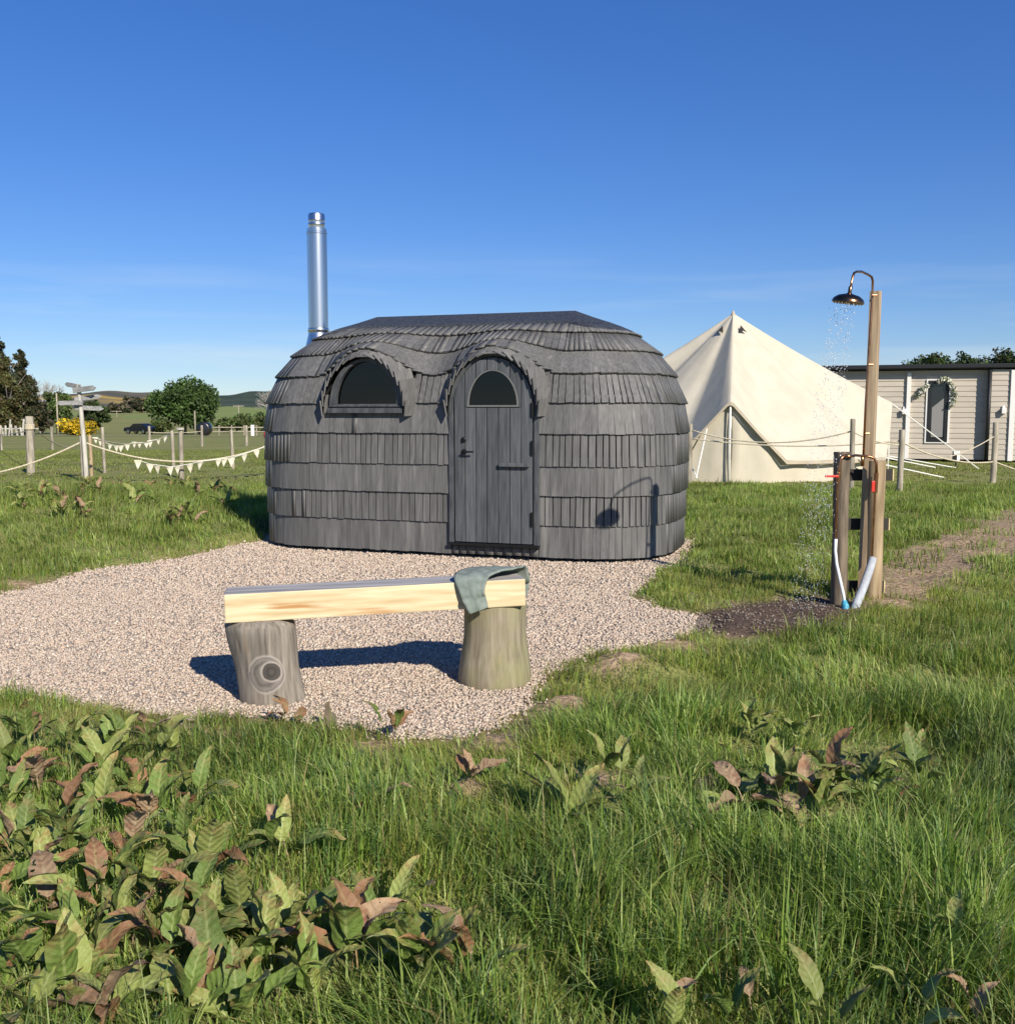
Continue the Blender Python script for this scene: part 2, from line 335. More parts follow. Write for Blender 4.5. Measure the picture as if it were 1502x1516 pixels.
# ------------------------------------------------------------------ ground
GRAVEL_PX = [(-260, 1000), (-260, 925), (0, 882), (60, 868), (130, 845), (200, 838), (280, 825), (340, 810), (385, 803), (395, 790)]
grav = [gp(*p).to_2d() for p in GRAVEL_PX]
grav += [Vector((-2.4, 12.5)), Vector((1.3, 11.9))]
grav += [gp(*p).to_2d() for p in [(1022, 801), (1010, 830), (965, 858), (935, 885), (985, 905), (1040, 912), (1052, 928), (1000, 950), (930, 962), (870, 972), (825, 990), (803, 1012), (778, 1050), (742, 1078), (690, 1096), (600, 1102), (540, 1088), (480, 1078), (420, 1066), (330, 1068), (260, 1072), (200, 1060), (130, 1050), (60, 1037), (0, 1028), (-120, 1012)]]
GV = np.array([[p.x, p.y] for p in grav])
def sdist(P, poly):
    """signed distance, negative inside; P (N,2)"""
    P = np.asarray(P, float); n = len(poly); d = np.full(len(P), 1e9); ins = np.zeros(len(P), bool)
    for i in range(n):
        a = poly[i]; b = poly[(i + 1) % n]; e = b - a; w = P - a
        t = np.clip((w @ e) / (e @ e + 1e-12), 0, 1)
        d = np.minimum(d, np.hypot(*(w - t[:, None] * e).T))
        c = (a[1] > P[:, 1]) != (b[1] > P[:, 1])
        xx = a[0] + (P[:, 1] - a[1]) / (b[1] - a[1] + 1e-12) * e[0]
        ins ^= c & (P[:, 0] < xx)
    return np.where(ins, -d, d)
def vnoise(P, s, seed=0):
    """smooth value noise 0..1"""
    P = np.asarray(P, float) * s + 100.0 + seed * 17.3
    i = np.floor(P).astype(np.int64); f = P - i; f = f * f * (3 - 2 * f)
    def h(a, b):
        n = (a * 374761393 + b * 668265263 + seed * 1442695) & 0xffffffff
        n = ((n ^ (n >> 13)) * 1274126177) & 0xffffffff
        return ((n ^ (n >> 16)) & 0xffff) / 65535.0
    a = h(i[:, 0], i[:, 1]); b = h(i[:, 0] + 1, i[:, 1]); c = h(i[:, 0], i[:, 1] + 1); d = h(i[:, 0] + 1, i[:, 1] + 1)
    return (a * (1 - f[:, 0]) + b * f[:, 0]) * (1 - f[:, 1]) + (c * (1 - f[:, 0]) + d * f[:, 0]) * f[:, 1]
def fbm(P, s, seed=0): return .55 * vnoise(P, s, seed) + .3 * vnoise(P, s * 2.1, seed + 1) + .15 * vnoise(P, s * 4.3, seed + 2)
def pxpoly(pts): return np.array([[gp(*p).x, gp(*p).y] for p in pts])
WET = pxpoly([(1040, 912), (1110, 900), (1200, 893), (1262, 900), (1258, 930), (1225, 948), (1150, 955), (1080, 950), (1030, 940)])
PATH = pxpoly([(1285, 905), (1300, 862), (1340, 828), (1420, 797), (1502, 758), (1640, 708), (1640, 775), (1502, 822), (1440, 845), (1390, 878), (1335, 908)])
SOILS = [(835, 1052, .16), (720, 1118, .13), (920, 990, .16), (975, 958, .14), (690, 1190, .07), (215, 843, .22), (60, 872, .25), (600, 1105, .12), (330, 1100, .1), (1430, 965, .12), (1050, 1180, .10), (880, 1165, .1), (640, 1075, .10), (800, 1075, .14), (760, 1100, .12), (1180, 1210, .12), (1220, 1150, .10), (270, 1080, .1), (560, 1110, .14), (460, 1095, .12), (900, 1000, .12), (1000, 965, .15)]
def soilmask(P):
    P = np.asarray(P, float); n = fbm(P, 5, 3)
    s = np.clip(1 - (sdist(P, WET) + (n - .5) * .35) / .12, 0, 1)
    s = np.maximum(s, np.clip(1 - (sdist(P, PATH) + (n - .5) * .5) / .15, 0, 1) * .95)
    for px, py, r in SOILS:
        g = gp(px, py); d = np.hypot(P[:, 0] - g.x, P[:, 1] - g.y)
        s = np.maximum(s, np.clip(1.5 - d / r + (n - .5) * 1.6, 0, 1))
    e = sdist(P, GV)
    s = np.maximum(s, np.clip(1 - e / (.02 + .22 * np.clip(fbm(P, 2.2, 9) - .4, 0, 1)), 0, 1) * .9)
    return s
def height(P):
    P = np.asarray(P, float); x, y = P[:, 0], P[:, 1]
    e = sdist(P, GV); k = np.clip((e + .03) / .22, 0, 1); k = k * k * (3 - 2 * k)
    near = np.clip((40 - y) / 15, 0, 1)
    h = terrain(y) + k * near * (.035 + (fbm(P, 1.3, 5) - .45) * .09 + (fbm(P, 3.2, 8) - .5) * .07)
    h += k * .32 * np.exp(-((x + 6.0) / 3.0) ** 2 - ((y - 13.2) / 2.6) ** 2)
    # scraped spoil heaps
    for px, py, r in SOILS[:5]:
        g = gp(px, py); h += .05 * np.exp(-((x - g.x) ** 2 + (y - g.y) ** 2) / (r * r * .7)) * k
    return h
def hz(x, y): return float(height(np.array([[x, y]]))[0])

xs = np.concatenate([-np.geomspace(3000, 8.6, 40), np.linspace(-8.5, 8.5, 215), np.geomspace(8.6, 3000, 40)])
ys = np.concatenate([np.linspace(-30, 1.4, 12), np.linspace(1.5, 12, 170), np.geomspace(12.1, 3500, 110)])
gx, gy = np.meshgrid(xs, ys); gP = np.stack([gx.ravel(), gy.ravel()], -1)
gH = height(gP); gS = soilmask(gP)
nx, ny = len(xs), len(ys)
ii = (np.arange(ny - 1)[:, None] * nx + np.arange(nx - 1)[None]).ravel()
gF = np.stack([ii, ii + 1, ii + 1 + nx, ii + nx], -1)
wetv = np.clip(1 - (sdist(gP, WET)) / .15, 0, 1)
gcol = np.stack([gS, wetv, np.zeros_like(gS)], -1)
m, nt, b = newmat('field_ground'); L = nt.links
ge = N(nt, 'ShaderNodeNewGeometry'); atn = N(nt, 'ShaderNodeAttribute', attribute_name='Col'); sc = N(nt, 'ShaderNodeSeparateColor'); L.new(atn.outputs['Color'], sc.inputs[0])
def nz(scale, detail=5, stretch=None):
    n = N(nt, 'ShaderNodeTexNoise'); n.inputs['Scale'].default_value = scale; n.inputs['Detail'].default_value = detail
    if stretch:
        mp = N(nt, 'ShaderNodeMapping'); mp.inputs['Scale'].default_value = stretch; L.new(ge.outputs['Position'], mp.inputs[0]); L.new(mp.outputs[0], n.inputs[0])
    else: L.new(ge.outputs['Position'], n.inputs[0])
    return n
def ramp(src, c1, c2, lo, hi):
    r = N(nt, 'ShaderNodeValToRGB'); e = r.color_ramp.elements; e[0].position = lo; e[0].color = c4(c1); e[1].position = hi; e[1].color = c4(c2); L.new(src, r.inputs[0]); return r.outputs[0]
def mixc(f, a, b_):
    x = N(nt, 'ShaderNodeMixRGB'); L.new(f, x.inputs[0])
    for i, c in ((1, a), (2, b_)):
        if isinstance(c, tuple): x.inputs[i].default_value = c4(c)
        else: L.new(c, x.inputs[i])
    return x.outputs[0]
g_fine = ramp(nz(40, 6).outputs[0], (.11, .115, .035), (.25, .26, .08), .3, .7)
g_big = ramp(nz(.12, 5, (1, 2.2, 1)).outputs[0], (.16, .17, .055), (.27, .28, .085), .35, .65)
g = N(nt, 'ShaderNodeMixRGB'); g.inputs[0].default_value = .55; L.new(g_fine, g.inputs[1]); L.new(g_big, g.inputs[2])
brown = nz(.35, 6, (1, 1.6, 1)); bm_ = N(nt, 'ShaderNodeMapRange'); bm_.inputs['From Min'].default_value = .52; bm_.inputs['From Max'].default_value = .72; bm_.inputs['To Max'].default_value = .55; L.new(brown.outputs[0], bm_.inputs[0])
gcolr = mixc(bm_.outputs[0], g.outputs[0], (.27, .21, .10))
soilc = ramp(nz(22, 8).outputs[0], (.20, .13, .075), (.46, .33, .21), .3, .7)
wets = ramp(nz(30, 8).outputs[0], (.055, .036, .024), (.17, .118, .08), .3, .75)
soil2 = mixc(sc.outputs[1], soilc, wets)
fin = mixc(sc.outputs[0], gcolr, soil2)
L.new(fin, b.inputs['Base Color']); b.inputs['Roughness'].default_value = .9; b.inputs['Specular IOR Level'].default_value = .2
bp = N(nt, 'ShaderNodeBump'); bp.inputs['Strength'].default_value = .9; bp.inputs['Distance'].default_value = .03; L.new(nz(28, 8).outputs[0], bp.inputs['Height']); L.new(bp.outputs[0], b.inputs['Normal'])
M['ground'] = m
ground = npmesh('ground', np.concatenate([gP, gH[:, None]], 1), gF, M['ground'], gcol, smooth=True); tag(ground, kind='structure')

# gravel bed: a sheet under loose chippings
m, nt, b = newmat('gravel_bed'); L = nt.links; ge = N(nt, 'ShaderNodeNewGeometry')
vo = N(nt, 'ShaderNodeTexVoronoi'); vo.inputs['Scale'].default_value = 55; L.new(ge.outputs['Position'], vo.inputs['Vector'])
hs = N(nt, 'ShaderNodeSeparateColor'); L.new(vo.outputs['Color'], hs.inputs[0])
r = N(nt, 'ShaderNodeValToRGB'); e = r.color_ramp.elements; e[0].color = (.22, .18, .14, 1); e[1].color = (.50, .43, .34, 1); L.new(hs.outputs[0], r.inputs[0]); L.new(r.outputs[0], b.inputs['Base Color'])
bp = N(nt, 'ShaderNodeBump'); bp.inputs['Distance'].default_value = .012; bp.invert = True; L.new(vo.outputs['Distance'], bp.inputs['Height']); L.new(bp.outputs[0], b.inputs['Normal']); b.inputs['Roughness'].default_value = .9
M['gravel_bed'] = m
bx = np.arange(-7, 2.6, .12); by = np.arange(4.0, 13, .12)
X_, Y_ = np.meshgrid(bx, by); P_ = np.stack([X_.ravel(), Y_.ravel()], -1); sd_ = sdist(P_, GV)
ii = (np.arange(len(by) - 1)[:, None] * len(bx) + np.arange(len(bx) - 1)[None]).ravel()
F_ = np.stack([ii, ii + 1, ii + 1 + len(bx), ii + len(bx)], -1)
F_ = F_[(sd_[F_] < .06).all(1)]
H_ = np.where(sd_ < -.02, .006, .006 - (sd_ + .02) * .25)
used = np.unique(F_); remap = -np.ones(len(P_), int); remap[used] = np.arange(len(used))
bed = npmesh('gravel_pad', np.concatenate([P_, H_[:, None]], 1)[used], remap[F_], M['gravel_bed'], smooth=True); tag(bed, kind='structure')

def stones(name, P, z, size, mat, tone=None):
    n = len(P)
    base = np.array([[1, 0, 0], [-1, 0, 0], [0, 1, 0], [0, -1, 0], [0, 0, 1], [0, 0, -1]], float)
    tri = np.array([[0, 2, 4], [2, 1, 4], [1, 3, 4], [3, 0, 4], [2, 0, 5], [1, 2, 5], [3, 1, 5], [0, 3, 5]])
    v = base[None] * RNG.uniform(.6, 1.15, (n, 6, 1)) + RNG.normal(0, .16, (n, 6, 3))
    q = RNG.normal(size=(n, 4)); q /= np.linalg.norm(q, axis=1)[:, None]
    w, x, y, zz = q.T
    Rm = np.stack([1 - 2 * (y * y + zz * zz), 2 * (x * y - zz * w), 2 * (x * zz + y * w), 2 * (x * y + zz * w), 1 - 2 * (x * x + zz * zz), 2 * (y * zz - x * w), 2 * (x * zz - y * w), 2 * (y * zz + x * w), 1 - 2 * (x * x + y * y)], -1).reshape(n, 3, 3)
    v = np.einsum('nij,nkj->nki', Rm, v) * size[:, None, None]; v[..., 2] *= .75
    v[..., 0] += P[:, 0:1]; v[..., 1] += P[:, 1:2]; v[..., 2] += z[:, None]
    pal = np.array([[.52, .44, .37], [.45, .37, .31], [.60, .53, .46], [.38, .33, .29], [.50, .39, .31], [.30, .27, .25], [.66, .60, .54], [.42, .30, .24]])
    c = pal[RNG.choice(8, n, p=[.24, .2, .17, .1, .12, .05, .06, .06])] * RNG.uniform(.85, 1.12, (n, 1)) * np.array([1.02, .975, .89])
    c = c * .62 + c.mean(0) * .38
    if tone is not None: c = c * tone[:, None]
    f = (tri[None] + 6 * np.arange(n)[:, None, None]).reshape(-1, 3)
    return npmesh(name, v.reshape(-1, 3), f, mat, np.repeat(c, 6, 0))
M['stone'] = mat_attr('gravel_stone', .85, 0, .25)
def sample_in(n, x0, x1, y0, y1): return np.stack([RNG.uniform(x0, x1, n), RNG.uniform(y0, y1, n)], -1)
def infrustum(P, m=.35): return np.abs(P[:, 0]) < P[:, 1] * .505 + m
gPs = []; gSz = []
for (y0, y1, dens, s0, s1) in ((4.0, 6.0, 5600, .0055, .0118), (6.0, 8.2, 3200, .0075, .0138), (8.2, 12, 1800, .0095, .016)):
    n = int(dens * 9.5 * (y1 - y0)); P = sample_in(n, -6.5, 3, y0, y1); P = P[infrustum(P)]
    sd = sdist(P, GV) + (fbm(P, 7, 4) - .5) * .16
    keep = sd < np.where(RNG.random(len(P)) < .08, .09, .0)
    P = P[keep]; gPs.append(P); gSz.append(RNG.uniform(s0, s1, len(P)) * np.where(RNG.random(len(P)) < .06, 1.4, 1))
P = sample_in(2600, 1.0, 2.7, 6.2, 7.6); k = (sdist(P, WET) < .05) & (RNG.random(len(P)) < .35); gPs.append(P[k]); gSz.append(RNG.uniform(.006, .013, k.sum()))
gPs = np.concatenate(gPs); gSz = np.concatenate(gSz)
gz = np.maximum(height(gPs), .006) + gSz * .35
gravel = stones('gravel', gPs, gz, gSz, M['stone'], np.where(sdist(gPs, WET) < .03, .42, 1.0)); tag(gravel, 'pinkish beige stone chippings spread around the sauna and bench', 'gravel', kind='stuff')

# ------------------------------------------------------------------ shingled sauna cabin
CC = (-.37, 11.05); CA = R(-18.5); ca, cb, cr = 2.27, 1.14, 1.0; SUPER = 2.3
cabin = empty('sauna_cabin', (CC[0], CC[1], 0), CA, 'dark grey shingle-clad oval sauna cabin with arched door on the gravel', 'sauna')
ROWZ = [.052, .36, .645, .925, 1.227, 1.514, 1.785, 2.01, 2.195, 2.315, 2.40, 2.47]
PZ = [.05, .65, 1.26, 1.42, 1.55, 1.68, 1.79, 1.90, 1.99, 2.09, 2.18, 2.25, 2.31, 2.385, 2.47]
PO = [.04, .012, 0, .008, .032, .072, .122, .185, .25, .345, .455, .565, .70, .92, 1.135]
def off_z(z): return float(np.interp(z, PZ, PO))
def row_z(t): return float(np.interp(t, range(len(ROWZ)), ROWZ))
# base perimeter table
def ringpt(o, q):
    """q in [0,4): quadrant-wise parameter on the rounded plan, returns x,y,(nx,ny). Straight pieces included."""
    a, b_ = ca - o, cb - o; r = cr * (1 - o / cb)
    return a, b_, r
NC = 40
def ring_poly(o):
    a, b_ = ca - o, cb - o; r = max(cr * (1 - o / cb), .001); pts = []
    for k, (sx, sy) in enumerate([(1, -1), (1, 1), (-1, 1), (-1, -1)]):
        for i in range(NC + 1):
            t = PI / 2 * i / NC; c = max(math.cos(t), 0) ** (2 / SUPER); s = max(math.sin(t), 0) ** (2 / SUPER)
            q = [(s, -c), (c, s), (-s, c), (-c, -s)][k]
            pts.append((sx * (a - r) + r * q[0], sy * (b_ - r) + r * q[1]))
    return np.array(pts)
BASE = ring_poly(0); BASEC = np.concatenate([BASE, BASE[:1]])
SEG = np.hypot(*(np.diff(BASEC, axis=0)).T); CUM = np.concatenate([[0], np.cumsum(SEG)]); PERIM = CUM[-1]
HF = ca - cr                                # half of the straight front
# front straight runs from last point (-HF) to first point (+HF); s measured from the door side: s=0 at x=0 front centre
S0 = CUM[-2] + SEG[-1] / 2
IDX = np.arange(len(BASEC))
_ringcache = {}
def base_xy(s, o):
    s = (s + S0) % PERIM; key = round(o, 4)
    if key not in _ringcache:
        p = ring_poly(o); _ringcache[key] = np.concatenate([p, p[:1]])
    p = _ringcache[key]
    return float(np.interp(s, CUM, p[:, 0])), float(np.interp(s, CUM, p[:, 1]))
DOOR_U, WIN_U = .64, -.71
def beta(t): return float(np.interp(t, [5.0, 6, 7, 8, 9], [0, 1, .42, .12, 0]))
def bell(d): d = min(1, abs(d) / .66); return math.cos(PI / 2 * d) ** 2
def surf(s, t):
    z = row_z(t); o = off_z(z); x, y = base_xy(s, o)
    if y < 0 and t > 5:
        k = max(bell(x - DOOR_U), bell(x - WIN_U)) * beta(t)
        z += .262 * k; y -= k * (o + .05)
    return Vector((x, y, z))
def wall_y(z): return -(cb - off_z(z))
# --- shell under the shingles
ns, ts = 220, [i * .25 for i in range(0, 45)]
ts = [t for t in ts if t <= 11]
mb = MB(); vs = []
for t in ts:
    for i in range(ns):
        p = surf(PERIM * i / ns, t); vs.append(Vector((p.x * .985, p.y * .965, p.z - (.022 if t > 5 else 0))))
fs = []
for j in range(len(ts) - 1):
    for i in range(ns):
        q = (j * ns + i, j * ns + (i + 1) % ns, (j + 1) * ns + (i + 1) % ns, (j + 1) * ns + i)
        c = sum((vs[k] for k in q), Vector()) / 4
        if c.y < -.5 and ts[j + 1] <= 6.01:
            if abs(c.x - DOOR_U) < .37 and c.z > .2: continue
            if abs(c.x - WIN_U) < .33 and c.z > 1.5: continue
        fs.append(q)
mb.add(vs, fs); shell = mb.build('shell', M['interior'], cabin, smooth=True)
# --- shingles
SH_V = np.array([[-.5, 0, 0], [.5, 0, 0], [.5, 0, 1], [-.5, 0, 1], [-.5, 1, 0], [.5, 1, 0], [.5, 1, .45], [-.5, 1, .45]], float)
SH_F = np.array([[0, 1, 2, 3], [5, 4, 7, 6], [3, 2, 6, 7], [1, 0, 4, 5], [0, 3, 7, 4], [2, 1, 5, 6]])
def shingle_me():
    me = bpy.data.meshes.new('shingle'); me.from_pydata(SH_V.tolist(), [], SH_F.tolist()); me.materials.append(M['shingle']); return me
SHME = shingle_me()
sh = []
def put_row(i, s_a, s_b, gap, wmin, wmax, top=None):
    s = s_a
    while s < s_b - .012:
        w = random.uniform(wmin, wmax)
        if s + w > s_b - .03: w = s_b - s
        sm = s + w / 2
        t1 = top if top is not None else min(i + 1.3, 9.6)
        dv = random.gauss(0, .0022)
        p0, p1 = surf(sm, i + (dv / .28 if i else 0)), surf(sm, t1)
        if i == 0: p0.z = ROWZ[0] + dv
        e = (surf(sm + .02, i) - surf(sm - .02, i)).normalized(); eh = Vector((e.x, e.y, 0)).normalized(); slope = abs(e.z); e = (e + eh * .8).normalized()
        a = surf(s + gap / 2, i); b_ = surf(s + w - gap / 2, i)
        ww = max((b_ - a).length, .008) * (1 + .35 * slope)
        d = p1 - p0; ln = d.length; d.normalize(); wv = e - d * e.dot(d); wv.normalize(); n = wv.cross(d)
        c = Vector((p0.x, p0.y, 0))
        if n.dot(Vector((p0.x * .4, p0.y, .6))) < 0: n = -n; wv = -wv
        th = random.uniform(.017, .020) if i in (1, 3, 5, 7) else random.uniform(.018, .0195); lift = .014 + random.uniform(0, .004)
        # lean the board so its butt stands proud of the course below
        q0 = p0 + n * lift; q1 = p1 + n * .002; d = (q1 - q0).normalized(); n = wv.cross(d)
        roll = random.gauss(0, .012)
        n = (n + wv * roll).normalized(); wv2 = d.cross(n)
        Mx = Matrix(((wv2.x * ww, d.x * ln, n.x * th, q0.x), (wv2.y * ww, d.y * ln, n.y * th, q0.y), (wv2.z * ww, d.z * ln, n.z * th, q0.z), (0, 0, 0, 1)))
        sh.append((Mx, ww, ln, n.copy(), q0.copy()))
        s += w
for i in range(9):
    gappy = i in (1, 3, 5, 7)
    gap = .0105 if gappy else .0008
    wr = (.052, .088) if gappy else (.055, .11)
    half = PERIM / 2
    holes = []
    if i <= 5: holes.append((DOOR_U - .455, DOOR_U + .455) if i < 5 else (DOOR_U - .485, DOOR_U + .485))
    if i == 5: holes.append((WIN_U - .485, WIN_U + .485))
    if i == 4: holes.append((WIN_U - .42, WIN_U + .42))
    holes.sort(); s = -half
    for h0, h1 in holes:
        put_row(i, s, h0, gap, *wr); s = h1
    put_row(i, s, half, gap, *wr)
    if i == 0: put_row(0, DOOR_U - .455, DOOR_U + .455, .006, .07, .1, top=.36)
    if i == 4: put_row(4, WIN_U - .42, WIN_U + .42, gap, *wr, top=4.72)
CM = Matrix.Translation((CC[0], CC[1], 0)) @ Matrix.Rotation(CA, 4, 'Z')
cam_l = CM.inverted() @ Vector((0, 0, HC))
def vis(e):
    v = (cam_l - e[4]); return e[1] * e[2] * max(0, e[3].dot(v.normalized())) / v.length_squared
order = sorted(range(len(sh)), key=lambda k: -vis(sh[k]))
for k in order[:300]:
    o = bpy.data.objects.new('shingle', SHME); COL.objects.link(o); o.parent = cabin; o.matrix_local = sh[k][0]
rest = order[300:]
A = np.array([np.array(sh[k][0]) for k in rest]); V = np.einsum('nij,kj->nki', A[:, :3, :3], SH_V) + A[:, None, :3, 3]
clad = npmesh('shingle_cladding', V.reshape(-1, 3), (SH_F[None] + 8 * np.arange(len(rest))[:, None, None]).reshape(-1, 4), M['shingle'], parent=cabin); tag(clad, kind='stuff')
# --- felt cap
mb = MB(); vs = []; tt = np.linspace(0, 1, 9); nsc = 160
for k in tt:
    for i in range(nsc):
        s = PERIM * i / nsc; x, y = base_xy(s, .7)
        endness = np.clip((abs(x) - (ca - cb) - .05) / .3, 0, 1)
        tb = 9.0 - .95 * endness
        t = tb + (11 - tb) * k
        p = surf(s, t); p.z += .028 - .012 * k; vs.append(p)
# short drip edge
for i in range(nsc): vs.append(vs[i] + Vector((0, 0, -.02)))
fs = [(j * nsc + i, j * nsc + (i + 1) % nsc, (j + 1) * nsc + (i + 1) % nsc, (j + 1) * nsc + i) for j in range(len(tt) - 1) for i in range(nsc)]
o9 = len(tt) * nsc
fs += [(o9 + i, o9 + (i + 1) % nsc, (i + 1) % nsc, i) for i in range(nsc)]
mb.add(vs, fs); mb.build('felt_cap', M['felt'], cabin, smooth=True)
# --- arched hoods over door and window
def arch(c, rx, z0, rz, n=24, a0=0, a1=PI): return [(c + rx * math.cos(a0 + (a1 - a0) * i / n), z0 + rz * math.sin(a0 + (a1 - a0) * i / n)) for i in range(n + 1)]
HOODME = bpy.data.meshes.new('hood_shingle'); HOODME.from_pydata(SH_V.tolist(), [], SH_F.tolist()); HOODME.materials.append(M['shingle'])
def hood(c, rx, rz, z0=1.42):
    def F(p): return Vector((c + rx * math.cos(p), -cb - .074, z0 + rz * math.sin(p)))
    def B(p):
        a = min(p, PI - p); o = float(np.interp(math.degrees(a), [0, 25, 45, 65, 90], [.0, .045, .075, .02, -.04]))
        return Vector((c + (rx + .035 + .10 * math.sin(p) ** .8) * math.cos(p), -cb + o + .002, z0 + (rz + .045) * math.sin(p)))
    mb = MB(); vs = []; n = 40
    for i in range(n + 1): p = PI * i / n; vs += [F(p) + Vector((0, .02, 0)), B(p), B(p) + Vector((0, .10, .0))]
    mb.add(vs, [(3 * i + k, 3 * i + 3 + k, 3 * i + 4 + k, 3 * i + 1 + k) for i in range(n) for k in (0, 1)]); mb.build('hood_lining', M['dark_wood'], cabin, smooth=True)
    ncourse = 17
    for i in range(ncourse):
        p = PI * (i + .5) / ncourse + random.uniform(-.01, .01)
        f, b_ = F(p), B(p); d = (b_ - f); ln = d.length + .05; d.normalize()
        side = 1 if p < PI / 2 else -1
        tan = (F(p + .05) - F(p - .05)); wid = tan.length / .1 * PI / ncourse * 1.5; tan.normalize()
        w = tan - d * tan.dot(d); w.normalize(); nrm = w.cross(d)
        out = Vector((math.cos(p), 0, math.sin(p)))
        if nrm.dot(out) < 0: nrm = -nrm
        ang = R((16 if p < PI / 2 else 11) + random.uniform(-3, 4)) * min(1, abs(p - PI / 2) / .5)
        low = w if w.z < 0 else -w                   # the lower side edge lifts outward, like lapped slates
        nrm2 = (nrm * math.cos(ang) - low * math.sin(ang)).normalized() if abs(low.z) > .02 else nrm
        nrm2 = (nrm * math.cos(ang) - low * -math.sin(ang)).normalized()
        w2 = d.cross(nrm2)
        q = f - d * (.02 + random.uniform(0, .012)) + nrm * .012
        th = .013
        Mx = Matrix(((w2.x * wid, d.x * ln, nrm2.x * th, q.x), (w2.y * wid, d.y * ln, nrm2.y * th, q.y), (w2.z * wid, d.z * ln, nrm2.z * th, q.z), (0, 0, 0, 1)))
        o = bpy.data.objects.new('hood_shingle', HOODME); COL.objects.link(o); o.parent = cabin; o.matrix_local = Mx
hood(DOOR_U, .465, .575); hood(WIN_U, .455, .565)
# --- door
DF = -cb - .05                                   # front face of the door leaf
mb = MB(); mb.box((DOOR_U, DF + .05, .85), (.80, .02, 1.34)); door = mb.build('door', M['dark_wood'], cabin); tag(door, 'arched plank door with half-round pane')
us = [.245, .355, .468, .58, .695, .81, .925, 1.035]
def dtop(u): k = max(0, 1 - ((u - DOOR_U) / .402) ** 2); return 1.48 + .475 * math.sqrt(k)
def ptop(u): k = max(0, 1 - ((u - DOOR_U) / .262) ** 2); return 1.485 + .355 * math.sqrt(k)
for a, b_ in zip(us[:-1], us[1:]):
    mb = MB(); a2, b2 = a + .004, b_ - .004; y0 = DF + random.uniform(-.0015, .0015)
    uu = [a2 + (b2 - a2) * i / 8 for i in range(9)]
    inside = [u for u in uu if abs(u - DOOR_U) < .262]
    if not inside:
        mb.prism([(a2, .178), (b2, .178)] + [(u, dtop(u)) for u in uu[::-1]], y0, DF + .04)
    else:
        mb.prism([(a2, .178), (b2, .178), (b2, 1.478), (a2, 1.478)], y0, DF + .04)
        up = [(u, dtop(u)) for u in uu[::-1]] + [(u, ptop(u) if abs(u - DOOR_U) < .262 else 1.478) for u in uu]
        mb.prism(up, y0, DF + .04)
    mb.build('plank', M['plank'], door, bevel=.003)
pane_o = arch(DOOR_U, .262, 1.487, .352); pane_i = arch(DOOR_U, .243, 1.503, .326)
mb = MB(); mb.prism(arch(DOOR_U, .25, 1.495, .34), DF + .012, DF + .02); mb.build('pane', M['glass'], door)
mb = MB(); mb.ringprism(pane_o + [pane_o[0]], pane_i + [pane_i[0]], DF - .008, DF + .03); mb.ringprism([pane_o[-1], pane_o[0]], [pane_i[-1], pane_i[0]], DF - .0085, DF + .03); mb.build('pane_trim', M['trim_grey'], door)
mb = MB(); mb.box((.862, DF - .022, .937), (.30, .04, .035)); mb.build('batten', M['plank'], door, bevel=.004)
for z in (.42, 1.10, 1.46):
    mb = MB(); mb.box((1.03, DF - .008, z), (.016, .014, .13)); mb.tube([(1.042, DF - .012, z - .07), (1.042, DF - .012, z + .07)], .009, 8); mb.build('hinge', M['black_metal'], door, auto=40)
mb = MB(); mb.lathe([(.001, 0), (.026, 0), (.026, .012), (.018, .018), (.001, .018)], 16, Matrix.Translation((.345, DF, 1.172)) @ Matrix.Rotation(PI / 2, 4, 'X')); mb.box((.345, DF - .02, 1.172), (.008, .02, .03)); mb.build('lock', M['black_metal'], door, auto=40)
mb = MB(); mb.lathe([(.001, 0), (.027, 0), (.027, .01), (.001, .012)], 16, Matrix.Translation((.347, DF, 1.055)) @ Matrix.Rotation(PI / 2, 4, 'X')); mb.tube([(.347, DF, 1.055), (.347, DF - .045, 1.055), (.37, DF - .05, 1.055), (.46, DF - .05, 1.058)], [.011, .010, .009, .008], 8); mb.build('handle', M['black_metal'], door, auto=50)
def uarch(c, rx, zb, zs, rz): return [(c + rx, zb)] + arch(c, rx, zs, rz) + [(c - rx, zb)]
mb = MB(); mb.ringprism(uarch(DOOR_U, .458, .165, 1.45, .56), uarch(DOOR_U, .408, .165, 1.48, .485), DF + .012, DF + .16); mb.build('door_frame', M['dark_wood'], cabin, bevel=.004)
mb = MB(); mb.box((DOOR_U, DF + .06, .155), (.92, .13, .03)); mb.build('threshold', M['black_metal'], cabin, bevel=.003)
# --- window
win = empty('window'); win.parent = cabin; 
WF = -cb - .03
wo = arch(WIN_U, .405, 1.50, .47); wi = arch(WIN_U, .335, 1.518, .42)
mb = MB(); mb.ringprism(wo, wi, WF, WF + .11); mb.prism([(WIN_U - .405, 1.425), (WIN_U + .405, 1.425), (WIN_U + .405, 1.517), (WIN_U - .405, 1.517)], WF + .003, WF + .11); mb.build('frame', M['dark_wood'], win, bevel=.004)
mb = MB(); mb.box((WIN_U, WF - .012, 1.452), (.83, .05, .05)); mb.box((WIN_U, WF - .004, 1.497), (.80, .03, .014)); mb.build('sill', M['dark_wood'], win, bevel=.004)
mb = MB(); mb.prism(arch(WIN_U, .335, 1.517, .42), WF + .05, WF + .056); mb.build('pane', M['glass'], win)
mb = MB(); ri, rj = arch(WIN_U + .01, .30, 1.50, .385), arch(WIN_U + .01, .285, 1.50, .37); mb.ringprism(ri, rj, WF + .13, WF + .15); mb.build('inner_trim', M['dark_wood'], win)
